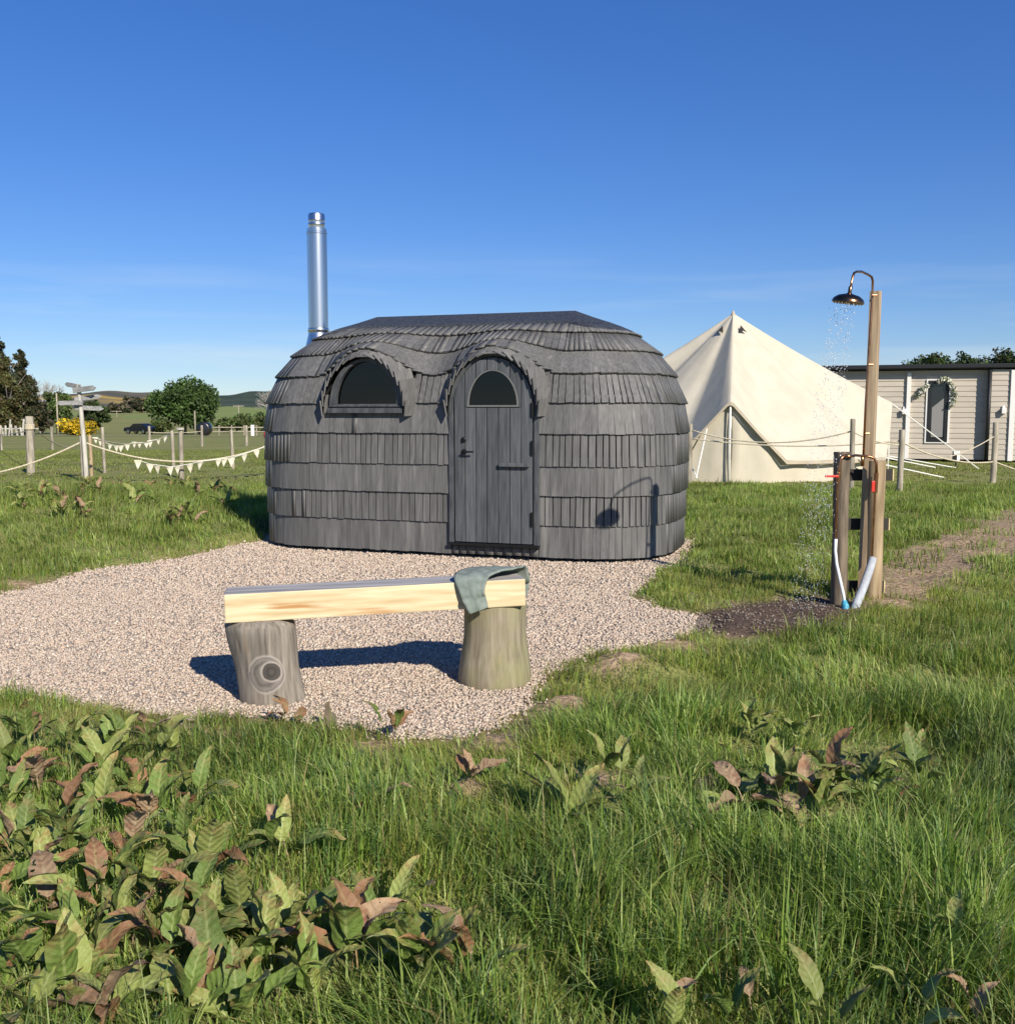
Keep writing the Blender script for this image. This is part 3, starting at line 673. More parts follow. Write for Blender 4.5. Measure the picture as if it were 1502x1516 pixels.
# --- skids below
for x in (-1.3, 0, 1.4):
    mb = MB(); mb.box((x, 0, .03), (.12, 1.7, .07)); mb.build('skid', M['rail_dark'], cabin)
mb = MB(); mb.prism([(-1.9, .055), (1.9, .055), (1.9, .075), (-1.9, .075)], -.85, .85); mb.build('floor_board', M['rail_dark'], cabin)
# --- flue
fl = empty('flue'); fl.parent = cabin; fl.location = (-1.87, 0, 0)
mb = MB(); mb.lathe([(.112, 2.28), (.112, 2.335), (.118, 2.345), (.122, 2.36), (.118, 2.375), (.112, 2.38), (.112, 3.42), (.116, 3.425), (.116, 3.44), (.112, 3.445), (.112, 3.48), (.098, 3.485)], 40); mb.build('pipe', M['steel'], fl, auto=35)
mb = MB(); mb.lathe([(.094, 3.48), (.094, 3.52), (.096, 3.525), (.094, 3.53), (.094, 3.565), (.096, 3.57), (.094, 3.575), (.094, 3.63), (.088, 3.645), (.078, 3.65), (.070, 3.645), (.068, 3.5)], 40, cap=False); mb.build('cowl', M['steel'], fl, auto=35)
mb = MB(); mb.lathe([(.155, 2.13), (.15, 2.17), (.118, 2.30), (.116, 2.33)], 40, cap=False); mb.build('flashing', M['steel'], fl, smooth=True)

# ------------------------------------------------------------------ bench
bL, bR_ = at(333, 923, 4.86), at(778, 897, 5.18)
bax = (bR_ - bL); blen = bax.length; bax.normalize()
fw = Vector((-bax.y, bax.x, 0)).normalized(); bup = bax.cross(fw).normalized()
bench = empty('log_bench', (0, 0, 0), 0, 'rustic bench of a pale timber plank on two round logs', 'bench')
Mb = Matrix(((bax.x, fw.x, bup.x, bL.x), (bax.y, fw.y, bup.y, bL.y), (bax.z, fw.z, bup.z, bL.z), (0, 0, 0, 1)))
BT, BD = .142, .215
mb = MB(); mb.box((blen / 2, BD / 2, BT / 2), (blen, BD, BT)); 
seat = mb.build('seat', [M['pine'], M['pine_top']], bench, bevel=.006, matrix=Mb)
for p in seat.data.polygons:
    if p.normal.z > .9: p.material_index = 1
def log_mat(name, c1, c2, knot=None, moss=None):
    m = mat_noise(name, c1, c2, scale=4, rough=.85, stretch=(11, 11, .9), lo=.25, hi=.78, detail=8, bump=.008, bscale=9, c3=(.30, .20, .11), c3scale=1.2, c3lo=.62, c3hi=.8)
    nt = m.node_tree; L = nt.links; b = nt.nodes['Principled BSDF']; src = b.inputs['Base Color'].links[0].from_socket
    tc = N(nt, 'ShaderNodeTexCoord')
    if knot:
        nn = N(nt, 'ShaderNodeTexNoise'); nn.inputs['Scale'].default_value = 11; nn.inputs['Detail'].default_value = 5; L.new(tc.outputs['Object'], nn.inputs[0])
        def dist(c_, amp):
            vm = N(nt, 'ShaderNodeVectorMath', operation='DISTANCE'); vm.inputs[1].default_value = c_; L.new(tc.outputs['Object'], vm.inputs[0])
            ad = N(nt, 'ShaderNodeMath', operation='MULTIPLY_ADD'); ad.inputs[1].default_value = amp; L.new(nn.outputs[0], ad.inputs[0]); L.new(vm.outputs['Value'], ad.inputs[2]); return ad.outputs[0]
        def rampmix(dv, stops, e0, e1, src):
            rp = N(nt, 'ShaderNodeValToRGB'); cr_ = rp.color_ramp; cr_.elements[0].position = stops[0][0]; cr_.elements[1].position = stops[-1][0]
            for e_, st in ((cr_.elements[0], stops[0]), (cr_.elements[1], stops[-1])): e_.color = (st[1], st[1] * .88, st[1] * .75, 1)
            for pos, c in stops[1:-1]:
                e_ = cr_.elements.new(pos); e_.color = (c, c * .88, c * .75, 1)
            L.new(dv, rp.inputs[0])
            mr = N(nt, 'ShaderNodeMapRange'); mr.inputs['From Min'].default_value = e0; mr.inputs['From Max'].default_value = e1; L.new(dv, mr.inputs[0])
            mx = N(nt, 'ShaderNodeMixRGB'); L.new(mr.outputs[0], mx.inputs[0]); L.new(src, mx.inputs[1]); L.new(rp.outputs[0], mx.inputs[2]); return mx.outputs[0]
        k2 = (knot[0] - .028, knot[1], knot[2] - .012)
        src = rampmix(dist(k2, .05), ((.0, .12), (.07, .17), (.082, .10), (.098, .20), (.108, .13), (.116, .38), (.13, .2)), .13, .112, src)
        src = rampmix(dist(knot, .03), ((.0, .035), (.03, .075), (.04, .04), (.052, .07), (.060, .05), (.066, .36), (.078, .2)), .078, .066, src)
    if moss:
        nn = N(nt, 'ShaderNodeTexNoise'); nn.inputs['Scale'].default_value = 5; nn.inputs['Detail'].default_value = 6; L.new(tc.outputs['Object'], nn.inputs[0])
        mr = N(nt, 'ShaderNodeMapRange'); mr.inputs['From Min'].default_value = .42; mr.inputs['From Max'].default_value = .7; mr.inputs['To Max'].default_value = .75; L.new(nn.outputs[0], mr.inputs[0])
        mx = N(nt, 'ShaderNodeMixRGB'); mx.inputs[2].default_value = c4(moss); L.new(mr.outputs[0], mx.inputs[0]); L.new(src, mx.inputs[1]); src = mx.outputs[0]
    L.new(src, b.inputs['Base Color']); return m
def log_part(px_c, d, basepy, r, lean, prof, mat, knot=None, seed=0):
    zt = lambda f: None
    c = at(px_c, basepy, d); c.z = 0
    # underside of the seat above the log centre
    loc = Mb.inverted() @ Vector((c.x, c.y, .4)); loc.z = 0; top = (Mb @ loc).z
    mb = MB(); rr = random.Random(seed); ph = [rr.uniform(0, 6) for _ in range(4)]
    k = 14; P = []
    for i in range(k + 1):
        f = i / k; P.append((r * float(np.interp(f, prof[0], prof[1])), f * (top - .001)))
    P = [(P[0][0] * .93, P[0][1] - .03)] + P
    def fn(q, z, an):
        v = q * (1 + .035 * math.sin(2 * an + ph[0]) + .02 * math.sin(3 * an + ph[1] + z * 4) + .012 * math.sin(7 * an + ph[2]) + .006 * math.sin(17 * an + ph[3]))
        if knot:
            da = (an - knot[0] + PI) % (2 * PI) - PI; dz = z - knot[1]; g = math.hypot(da * r, dz)
            v += .020 * math.exp(-(g / .05) ** 2) - .012 * math.exp(-(g / .018) ** 2) + .007 * math.exp(-((g - .085) / .02) ** 2)
        return v
    mb.lathe(P, 72, fn=fn)
    o = mb.build('log_leg', mat, bench, auto=60); o.location = (c.x, c.y, 0)
    for v in o.data.vertices: v.co.x += lean * v.co.z
    return o
kr, kz, ka = .165, .175, R(-80)
log_part(405, 5.00, 1020, .158, -.15, ([0, .1, .4, .6, .75, .93, .97, 1], [.99, .98, .95, 1.0, 1.05, 1.05, 1.0, .9]), log_mat('weathered_grey_log', (.095, .08, .062), (.33, .29, .235), knot=(kr * math.cos(ka), kr * math.sin(ka), kz)), knot=(ka, kz), seed=3)
log_part(732, 5.31, 1000, .168, .0, ([0, .06, .2, .4, .6, 1], [1.10, 1.13, 1.10, 1.02, .95, .95]), log_mat('greenish_barked_log', (.14, .115, .07), (.36, .31, .215), moss=(.22, .22, .09)), seed=8)
# towel draped over the right end
def towel():
    path = [(1.235, -.040, .0, .050), (1.222, -.040, .045, .056), (1.208, -.037, .10, .068), (1.205, -.020, .146, .082), (1.22, .015, .160, .092), (1.25, .06, .170, .095), (1.30, .105, .172, .10), (1.36, .145, .170, .10), (1.415, .185, .166, .10), (1.455, .222, .150, .098), (1.475, .240, .105, .09), (1.478, .245, .045, .085), (1.475, .246, .0, .08)]
    sc_ = blen / 1.49
    P = [Vector((a * sc_, b_, z)) for a, b_, z, w in path]; W = [p[3] for p in path]
    fine = 6; pts = []; ws = []
    for i in range(len(P) - 1):
        for k in range(fine):
            t = k / fine; a0, a1, a2, a3 = P[max(i - 1, 0)], P[i], P[i + 1], P[min(i + 2, len(P) - 1)]
            pts.append(.5 * ((2 * a1) + (a2 - a0) * t + (2 * a0 - 5 * a1 + 4 * a2 - a3) * t * t + (3 * a1 - a0 - 3 * a2 + a3) * t ** 3)); ws.append(W[i] + (W[i + 1] - W[i]) * t)
    pts.append(P[-1]); ws.append(W[-1])
    mb = MB(); n = 15; vs = []
    for i, p in enumerate(pts):
        t = (pts[min(i + 1, len(pts) - 1)] - pts[max(i - 1, 0)]).normalized()
        # width direction across the path, mostly along the bench
        wd = Vector((1, -.35, 0)) if .12 < i / len(pts) < .85 else Vector((1, 0, 0))
        wd = (wd - t * wd.dot(t)).normalized(); nn = wd.cross(t)
        if nn.dot(Vector((0, -.6, 1))) < 0 and i < len(pts) * .7: nn = -nn
        if i >= len(pts) * .7 and nn.dot(Vector((.5, 1, .6))) < 0: nn = -nn
        for j in range(n):
            u = j / (n - 1) * 2 - 1
            fold = .0022 * math.sin(u * 6 + i * .05) + .0012 * math.sin(u * 14 + i * .11) + .006 * (1 - u * u) * (1 + .4 * math.sin(i * .35))
            vs.append(p + wd * (u * ws[i] * (1 + .05 * math.sin(i * .4 + u))) + nn * (max(fold, -.001) + .004))
    k = len(pts); fs = [(i * n + j, i * n + j + 1, (i + 1) * n + j + 1, (i + 1) * n + j) for i in range(k - 1) for j in range(n - 1)]
    mb.add(vs, fs); o = mb.build('towel', M['towel'], smooth=True, matrix=Mb)
    sm = o.modifiers.new('thick', 'SOLIDIFY'); sm.thickness = .009; sm.offset = 1
    return tag(o, 'sage green towel draped over the end of the log bench', 'towel')
towel()

# ------------------------------------------------------------------ outdoor shower
shw = empty('outdoor_shower', (2.5, 7.4, 0), 0, 'outdoor shower with copper rain head on a tall timber post', 'shower')
def w2(p): return Vector(p) - Vector((2.5, 7.4, 0))
def half_post(name, px_t, py_t, px_b, d, wpx, mat, seed):
    t = w2(at(px_t, py_t, d)); b_ = w2(at(px_b, 900, d)); b_.z = -.06; r = wpx / 2 / FPX * d
    mb = MB(); rr = random.Random(seed); k = 12; n = 20; vs = []
    ph = rr.uniform(0, 6)
    for i in range(k + 1):
        f = i / k; c = b_.lerp(t, f)
        for j in range(n):
            an = 2 * PI * j / n; q = r * (1 + .05 * math.sin(3 * an + ph) + .03 * math.sin(f * 9 + 2 * an))
            vs.append(c + Vector((q * math.cos(an), min(q * math.sin(an), r * .55), 0)))
    fs = [(i * n + j, i * n + (j + 1) % n, (i + 1) * n + (j + 1) % n, (i + 1) * n + j) for i in range(k) for j in range(n)] + [tuple(range(n - 1, -1, -1)), tuple(k * n + j for j in range(n))]
    mb.add(vs, fs); return mb.build(name, mat, shw, auto=40)
half_post('side_post', 1246, 669, 1241, 7.28, 23, M['post_dark'], 1)
half_post('side_post', 1298, 682, 1291, 7.42, 26, M['post_brown'], 2)
pt, pb = w2(at(1296, 431, 7.44)), w2(at(1277, 890, 7.44)); pb.z = -.05
mb = MB(); th_ = R(-32); e1, e2 = Vector((math.cos(th_), math.sin(th_), 0)), Vector((-math.sin(th_), math.cos(th_), 0))
mb.add([c_ + e1 * (sx * .036) + e2 * (sy * .032) for c_ in (pb, pt) for sx, sy in ((-1, -1), (1, -1), (1, 1), (-1, 1))], [(3, 2, 1, 0), (4, 5, 6, 7)] + [(i, (i + 1) % 4, 4 + (i + 1) % 4, 4 + i) for i in range(4)])
tall = mb.build('tall_post', M['plank_brown'], shw, bevel=.003)
for py, x0, x1 in ((703, 1236, 1320), (776, 1236, 1314), (868, 1232, 1307)):
    a, b_ = w2(at(x0, py, 7.52)), w2(at(x1, py, 7.52)); mb = MB(); mb.box((a + b_) / 2, ((b_ - a).length, .03, .085)); rl = mb.build('rail', M['rail_dark'], shw, bevel=.003)
    mb = MB(); mb.box(b_ + Vector((.004, 0, 0)), (.008, .032, .087)); mb.build('rail_end', M['endgrain'], rl); 
def pxp(px, py, d): return w2(at(px, py, d))
# riser, gooseneck and rose
front = 7.40
riser = [pxp(1277, 690, 7.36), pxp(1281, 600, 7.36), pxp(1287, 500, 7.38), pxp(1291, 432, 7.395), pxp(1291.5, 416, 7.395)]
hd = w2(at(1256, 440, 7.02))
goose = riser + [pxp(1290, 410, 7.38), pxp(1285, 406.5, 7.33), pxp(1275, 402, 7.2), pxp(1268, 402, 7.1), pxp(1264, 404, 7.06), pxp(1262, 409, 7.04), pxp(1260, 418, 7.03), hd + Vector((.012, 0, .055))]
mb = MB(); mb.tube(goose, .0085, 10); mb.build('riser_pipe', M['copper'], shw, smooth=True)
Mh = Matrix.Translation(hd) @ Matrix.Rotation(R(7), 4, 'Y') @ Matrix.Rotation(R(4), 4, 'X')
mb = MB(); mb.lathe([(.008, .075), (.013, .07), (.013, .03), (.018, .026), (.03, .022), (.07, .012), (.098, -.008), (.108, -.028), (.108, -.036), (.10, -.040), (.002, -.036)], 36, Mh); hdo = mb.build('shower_head', M['bronze'], shw, auto=50)
mb = MB()
for rr_ in (.025, .05, .075, .093):
    for j in range(int(rr_ * 200)):
        a = 2 * PI * j / int(rr_ * 200); c = Mh @ Vector((rr_ * math.cos(a), rr_ * math.sin(a), -.041)); mb.box(c, (.006, .006, .007))
mb.build('nozzle', M['bronze'], hdo)
for py in (437, 540, 642):
    p = pxp(np.interp(py, [432, 690], [1291, 1277]) + 2, py, 7.365); mb = MB(); mb.box(p + Vector((.008, .012, 0)), (.036, .03, .010)); mb.build('pipe_clip', M['copper'], shw, bevel=.002)
mb = MB(); mb.tube([pxp(1250, 674, 7.2), pxp(1258, 676, 7.2), pxp(1266, 674, 7.25), pxp(1277, 675, 7.33), pxp(1288, 676, 7.33), pxp(1294, 679, 7.33), pxp(1297, 686, 7.33), pxp(1297, 702, 7.33)], .0095, 10); mb.tube([pxp(1276, 690, 7.35), pxp(1276, 675, 7.335)], .011, 10); mb.tube([pxp(1250, 674, 7.2), pxp(1243, 680, 7.2), pxp(1242, 695, 7.2), pxp(1241, 705, 7.2)], .0095, 10); mb.build('mixer_pipe', M['copper'], shw, smooth=True)
mb = MB(); mb.tube([pxp(1241, 700, 7.2), pxp(1240, 715, 7.2)], .016, 10); mb.tube([pxp(1240, 715, 7.2), pxp(1237, 800, 7.2)], .008, 8); v1 = mb.build('valve', M['copper'], shw, auto=40)
mb = MB(); a, b_ = pxp(1221, 704, 7.17), pxp(1241, 706, 7.17); mb.box((a + b_) / 2, ((b_ - a).length, .012, .016)); mb.build('lever', M['red'], v1, bevel=.003)
mb = MB(); mb.tube([pxp(1297, 700, 7.33), pxp(1295, 730, 7.33)], .015, 10); mb.tube([pxp(1295, 726, 7.33), pxp(1290, 830, 7.33)], .008, 8); v2 = mb.build('valve', M['copper'], shw, auto=40)
mb = MB(); a, b_ = pxp(1293, 712, 7.30), pxp(1291, 728, 7.30); mb.box((a + b_) / 2, (.024, .014, (a - b_).length)); mb.build('lever', M['red'], v2, bevel=.003)
mb = MB(); mb.tube([pxp(1237, 798, 7.17), pxp(1236, 815, 7.17), pxp(1238, 835, 7.15), pxp(1243, 858, 7.13), pxp(1248, 880, 7.11), pxp(1250, 893, 7.10)], .011, 10); mb.build('white_hose', M['white_plastic'], shw, smooth=True)
mb = MB(); mb.tube([pxp(1249, 889, 7.10), pxp(1251, 897, 7.09), pxp(1250, 906, 7.08), pxp(1249, 914, 7.08)], [.016, .026, .022, .026], 10); mb.build('hose_sleeve', M['blue'], shw, smooth=True)
mb = MB(); mb.tube([pxp(1292, 826, 7.30), pxp(1288, 840, 7.27), pxp(1278, 868, 7.2), pxp(1268, 893, 7.12), pxp(1263, 908, 7.08)], [.026, .029, .03, .031, .032], 14); mb.build('pipe_lagging', M['lagging'], shw, smooth=True)
# falling water: loose drops
nd = 1800; hdw = at(1256, 442, 7.02)
f = RNG.random(nd) ** 1.0; ang = RNG.uniform(0, 2 * PI, nd); rad = .095 * np.sqrt(RNG.random(nd)) * (1 + .35 * f)
dz = f * (hdw.z - .05); drift = -.03 - .20 * f ** .8
dp = np.stack([hdw.x + drift + rad * np.cos(ang) + RNG.normal(0, .02, nd) * f, hdw.y + rad * np.sin(ang), hdw.z - .05 - dz], -1); dp[:, 2] = np.maximum(dp[:, 2], .03)
base = np.array([[1, 0, 0], [-1, 0, 0], [0, 1, 0], [0, -1, 0], [0, 0, 1.5], [0, 0, -1.5]], float)
tri = np.array([[0, 2, 4], [2, 1, 4], [1, 3, 4], [3, 0, 4], [2, 0, 5], [1, 2, 5], [3, 1, 5], [0, 3, 5]])
dsz = RNG.uniform(.0016, .0042, nd) * (1 - .35 * f)
V = dp[:, None] + base[None] * dsz[:, None, None]
m, nt, b = newmat('water_drop'); b.inputs['Base Color'].default_value = (.93, .96, 1, 1); b.inputs['Roughness'].default_value = .08; b.inputs['IOR'].default_value = 1.33; b.inputs['Transmission Weight'].default_value = .35; b.inputs['Specular IOR Level'].default_value = .8; M['drop'] = m
wd = npmesh('water', V.reshape(-1, 3), (tri[None] + 6 * np.arange(nd)[:, None, None]).reshape(-1, 3), M['drop'], smooth=True); tag(wd, 'spray of clear water drops falling from the copper shower head', 'water', kind='stuff')

# ------------------------------------------------------------------ bell tent
TA = R(-12.6); tent_c = at(1082, 600, 23.6); TC = Vector((tent_c.x, tent_c.y, 0))
tent = empty('bell_tent', TC, TA, 'large cream canvas bell tent with peaked roof behind the sauna', 'tent')
EH = .46; apexz = 3.68
eave = []
def door_pts(ang):
    c, s = math.cos(ang), math.sin(ang)
    def P(l, fwd, z): return Vector((fwd * c - l * s, fwd * s + l * c, z))
    return [P(-1.12, 3.28, EH), P(-.58, 3.42, 1.02), P(-.06, 3.52, 1.60), P(0, 3.53, 1.63), P(.06, 3.52, 1.60), P(.58, 3.42, 1.02), P(1.12, 3.28, EH)]
for k in range(4):
    a0 = -PI / 2 + k * PI / 2; eave += door_pts(a0)
    for q in (30, 45, 60): eave.append(Vector((3.46 * math.cos(a0 + R(q)), 3.46 * math.sin(a0 + R(q)), EH)))
ring = []
for i in range(len(eave)):
    a, b_ = eave[i], eave[(i + 1) % len(eave)]
    for k in range(3): ring.append(a.lerp(b_, k / 3))
nr, nj = len(ring), 16; vs = []; ap = Vector((0, 0, apexz))
for j in range(nj + 1):
    t = .012 + .988 * j / nj
    for i, e in enumerate(ring):
        p = ap.lerp(e, t); p.z -= .30 * t * (1 - t) * (1 + .08 * math.sin(i * .9)); 
        an = math.atan2(e.y, e.x); p.z += .005 * math.sin(an * 24) * t
        vs.append(p)
mb = MB(); mb.add(vs, [(j * nr + i, j * nr + (i + 1) % nr, (j + 1) * nr + (i + 1) % nr, (j + 1) * nr + i) for j in range(nj) for i in range(nr)])
rf = mb.build('roof', M['canvas'], tent, smooth=True)
# hem along the eave
mb = MB(); vs = []
for e in ring: vs += [e, e + Vector((0, 0, -.07))]
mb.add(vs, [(2 * i, 2 * ((i + 1) % nr), 2 * ((i + 1) % nr) + 1, 2 * i + 1) for i in range(nr)]); mb.build('hem', M['canvas_trim'], tent, smooth=True)
# wall and door panels stand a little inside the eave
mb = MB(); vs = []; nw = len(ring)
for i, e in enumerate(ring):
    k = .955 if e.z < EH + .05 else .962
    for z in np.linspace(0, 1, 7):
        bow = .03 * math.sin(i * 1.7) * math.sin(z * PI)
        vs.append(Vector((e.x * (k + bow * .3), e.y * (k + bow * .3), -.02 + (e.z + .0) * z)))
mb.add(vs, [(7 * i + k, 7 * ((i + 1) % nw) + k, 7 * ((i + 1) % nw) + k + 1, 7 * i + k + 1) for i in range(nw) for k in range(6)]); mb.build('wall', M['canvas'], tent, smooth=True)
for k in (0, 1, 3):
    a0 = -PI / 2 + k * PI / 2
    mb = MB(); mb.tube([(3.48 * math.cos(a0), 3.48 * math.sin(a0), 0), (3.48 * math.cos(a0), 3.48 * math.sin(a0), 1.61)], .02, 8); mb.build('door_pole', M['white_cord'], tent, smooth=True)
mb = MB(); mb.tube([(0, 0, 0), (0, 0, apexz - .05)], .03, 8); mb.build('centre_pole', M['post'], tent, smooth=True)
mb = MB(); mb.lathe([(.07, apexz - .09), (.045, apexz - .02), (.02, apexz + .05), (.004, apexz + .06)], 14); mb.build('cap', M['canvas_trim'], tent, smooth=True)
Ti = (Matrix.Translation(TC) @ Matrix.Rotation(TA, 4, 'Z')).inverted()
for an in (-R(122), -R(66)):                       # mesh vents under the peak
    c, s = math.cos(an), math.sin(an); mb = MB()
    def rp_(r_, l, up=0): 
        t = r_ / 3.46; return Vector((r_ * c - l * s, r_ * s + l * c, apexz + (EH - apexz) * t - .30 * t * (1 - t) + up))
    mb.add([rp_(.42, 0, .12), rp_(.56, -.10, .08), rp_(.56, .10, .08), rp_(.56, 0, .12)], [(0, 1, 3), (0, 3, 2)]); mb.build('vent', M['rail_dark'], tent)
def guy(p, q): 
    mb = MB(); mb.tube([Ti @ p, Ti @ q], .013, 6); mb.build('guy_rope', M['white_cord'], tent)
Tm = Ti.inverted()
guy(Tm @ Vector((3.5, 0, 1.62)), at(1452, 697, 24.5))
guy(Tm @ Vector((2.6, -2.3, EH)), at(1402, 708, 21.5)); guy(Tm @ Vector((3.2, -1.2, EH)), at(1384, 692, 22.8)); guy(Tm @ Vector((3.2, 1.2, EH)), at(1418, 693, 25))
guy(Tm @ Vector((-.9, -3.3, .6)), at(1032, 708, 20.0)); guy(Tm @ Vector((-.45, -3.42, 1.1)), at(1030, 708, 19.9))

# ------------------------------------------------------------------ holiday caravan
cvA, cvB = at(1296, 678, 30.2), at(1502, 682, 29.0)
cdir = Vector((cvB.x - cvA.x, cvB.y - cvA.y, 0)).normalized(); CRZ = math.atan2(cdir.y, cdir.x)
cv0 = Vector((cvA.x, cvA.y, 0))
Ci = (Matrix.Translation(cv0) @ Matrix.Rotation(CRZ, 4, 'Z')).inverted()
van = empty('static_caravan', cv0, CRZ, 'long beige clad static caravan with black fascia behind the tent', 'caravan')
def vloc(px, py):
    r_ = ray(px, py); o = Ci @ Vector((0, 0, HC)); d = Ci.to_3x3() @ r_; k = -o.y / d.y; p = o + d * k; return p.x, p.z
ux0 = vloc(1180, 600)[0]; uB = vloc(1464, 600)[0]; uEnd = vloc(1497, 600)[0]; ztop = vloc(1400, 548)[1]
mb = MB(); mb.box(((ux0 + uEnd + 3) / 2, 1.7, ztop / 2 + .05), (uEnd + 3 - ux0, 3.2, ztop - .12)); mb.build('body', M['soffit'], van)
bh = .152; nb_ = int((ztop - .02) / bh)
def board(x0, x1, y, z):
    mb = MB(); mb.add([(x0, y, z), (x1, y, z), (x1, y - .022, z), (x0, y - .022, z), (x0, y, z + bh - .004), (x1, y, z + bh - .004), (x1, y - .006, z + bh - .004), (x0, y - .006, z + bh - .004)],
           [(0, 1, 2, 3), (3, 2, 6, 7), (4, 7, 6, 5), (0, 3, 7, 4), (1, 5, 6, 2), (0, 4, 5, 1)])
    return mb.build('siding_board', M['siding'], van)
for i in range(nb_):
    z = .04 + i * bh
    board(ux0, uB, .10, z)
    board(uB + .02, uEnd + 3, -.10, z)
mb = MB(); mb.box(((uB + uEnd + 3) / 2 + .01, .02, ztop / 2 + .05), (uEnd + 3 - uB - .02, .22, ztop - .12)); mb.build('bay', M['siding'], van)
mb = MB(); mb.box(((ux0 + uEnd + 3) / 2, 1.55, ztop + .10), (uEnd + 3 - ux0 + .3, 3.5, .14)); mb.box(((ux0 + uEnd + 3) / 2, -.225, ztop + .11), (uEnd + 3 - ux0 + .3, .05, .11)); mb.build('roof', M['fascia'], van, bevel=.01)
x1 = vloc(1344, 600)[0]
mb = MB(); mb.box((x1, .05, ztop / 2), (.11, .09, ztop - .1)); mb.build('downpipe', M['white_paint'], van, bevel=.008)
mb = MB(); mb.tube([(uB - .03, -.13, .05), (uB - .03, -.13, ztop + .05)], .055, 10); mb.build('downpipe', M['fascia'], van, smooth=True)
mb = MB(); mb.box((uEnd, -.14, ztop / 2), (.13, .06, ztop - .04)); mb.build('corner_trim', M['white_paint'], van, bevel=.006)
wx0, wz0 = vloc(1373, 652); wx1, wz1 = vloc(1403, 565)
wnd = empty('window'); wnd.parent = van
mb = MB(); o_ = [(wx0 - .04, wz0 - .04), (wx1 + .04, wz0 - .04), (wx1 + .04, wz1 + .04), (wx0 - .04, wz1 + .04)]; i_ = [(wx0 + .05, wz0 + .05), (wx1 - .05, wz0 + .05), (wx1 - .05, wz1 - .05), (wx0 + .05, wz1 - .05)]
mb.ringprism(o_, i_, .03, .09, closed=True); mb.build('frame', M['fascia'], wnd)
mb = MB(); o2 = [(wx0 - .09, wz0 - .08), (wx1 + .09, wz0 - .08), (wx1 + .09, wz1 + .08), (wx0 - .09, wz1 + .08)]; mb.ringprism(o2, o_, .045, .09, closed=True); mb.build('surround', M['white_paint'], wnd)
mb = MB(); mb.box(((wx0 + wx1) / 2, .075, (wz0 + wz1) / 2), (wx1 - wx0, .01, wz1 - wz0)); mb.build('pane', M['dark_glass'], wnd)
cxm = (wx0 + wx1) / 2
mb = MB(); mb.add([(wx0 + .08, .064, wz0 + .1), (wx1 - .06, .064, wz0 + .1), (wx1 - .06, .064, wz1 - .45), (wx0 + .08, .064, wz1 - .75)], [(0, 1, 2, 3)]); mb.build('blind', flat('grey_blind', (.22, .21, .20), .7), wnd)
for px, py in ((1338, 609), (1484, 608)):
    x, z = vloc(px, py); y = .03 if px < 1450 else -.18
    mb = MB(); mb.box((x, y, z), (.11, .16, .16)); mb.box((x, y + .05, z + .1), (.07, .06, .08)); mb.build('wall_light', M['white_paint'], van, bevel=.01)
# garland round the window
def leafcloud(cen, rad, n, size, cols, seed, flatten=None):
    g = np.random.default_rng(seed); P = []; T_ = []
    for c, r_ in zip(cen, rad):
        k = max(6, int(n * r_ ** 2 / sum(q ** 2 for q in rad))); d = g.normal(size=(k, 3)); d /= np.linalg.norm(d, axis=1)[:, None]
        T_.append(np.full(k, g.uniform(.62, 1.3))); P.append(np.asarray(c) + d * r_ * (g.random((k, 1)) ** .45) * np.array([1, 1, .85]))
    P = np.concatenate(P); n = len(P)
    a = g.normal(size=(n, 3)); a /= np.linalg.norm(a, axis=1)[:, None]; b_ = np.cross(a, g.normal(size=(n, 3))); b_ /= np.linalg.norm(b_, axis=1)[:, None]
    s = size * g.uniform(.6, 1.4, (n, 1))
    V = np.stack([P - a * s, P + b_ * s * .5, P + a * s, P - b_ * s * .5], 1)
    cols = np.asarray(cols); c = cols[g.integers(0, len(cols), n)] * g.uniform(.75, 1.25, (n, 1)) * np.concatenate(T_)[:, None]
    return V.reshape(-1, 3), np.arange(4 * n).reshape(-1, 4), np.repeat(c, 4, 0)
Cm = Ci.inverted()
def garland(pxs, seed, label):
    pts = [Cm @ Vector((vloc(px, py)[0], -.02, vloc(px, py)[1])) for px, py in pxs]
    V, F_, c = leafcloud([tuple(p) for p in pts], [.09] * len(pts), 46 * len(pts), .055, [(.62, .60, .55), (.5, .5, .44), (.12, .15, .08), (.7, .68, .62)], seed)
    o = npmesh('flower_garland', V, F_, M['leafcol'], c); tag(o, label, 'garland')
garland([(1390, 564), (1396, 561), (1402, 563), (1407, 569), (1411, 576), (1412, 584), (1411, 592), (1408, 598)], 5, 'white flower garland over the corner of the caravan window')
garland([(1371, 571), (1366, 576), (1362, 581), (1358, 585)], 6, 'small white flower spray beside the caravan window')
# floodlight on a spike in the grass
p = gp(1414, 692); fld = empty('floodlight', p, 0, 'small white floodlight on a ground spike before the caravan', 'floodlight')
mb = MB(); mb.tube([(0, 0, -.05), (0, 0, .18)], .02, 6); mb.build('spike', M['fascia'], fld)
mb = MB(); mb.box((0, 0, .3), (.16, .10, .24)); hd_ = mb.build('housing', M['white_paint'], fld, bevel=.01)
mb = MB(); mb.box((-.06, -.056, .27), (.12, .012, .16)); mb.build('lens', M['dark_glass'], hd_)

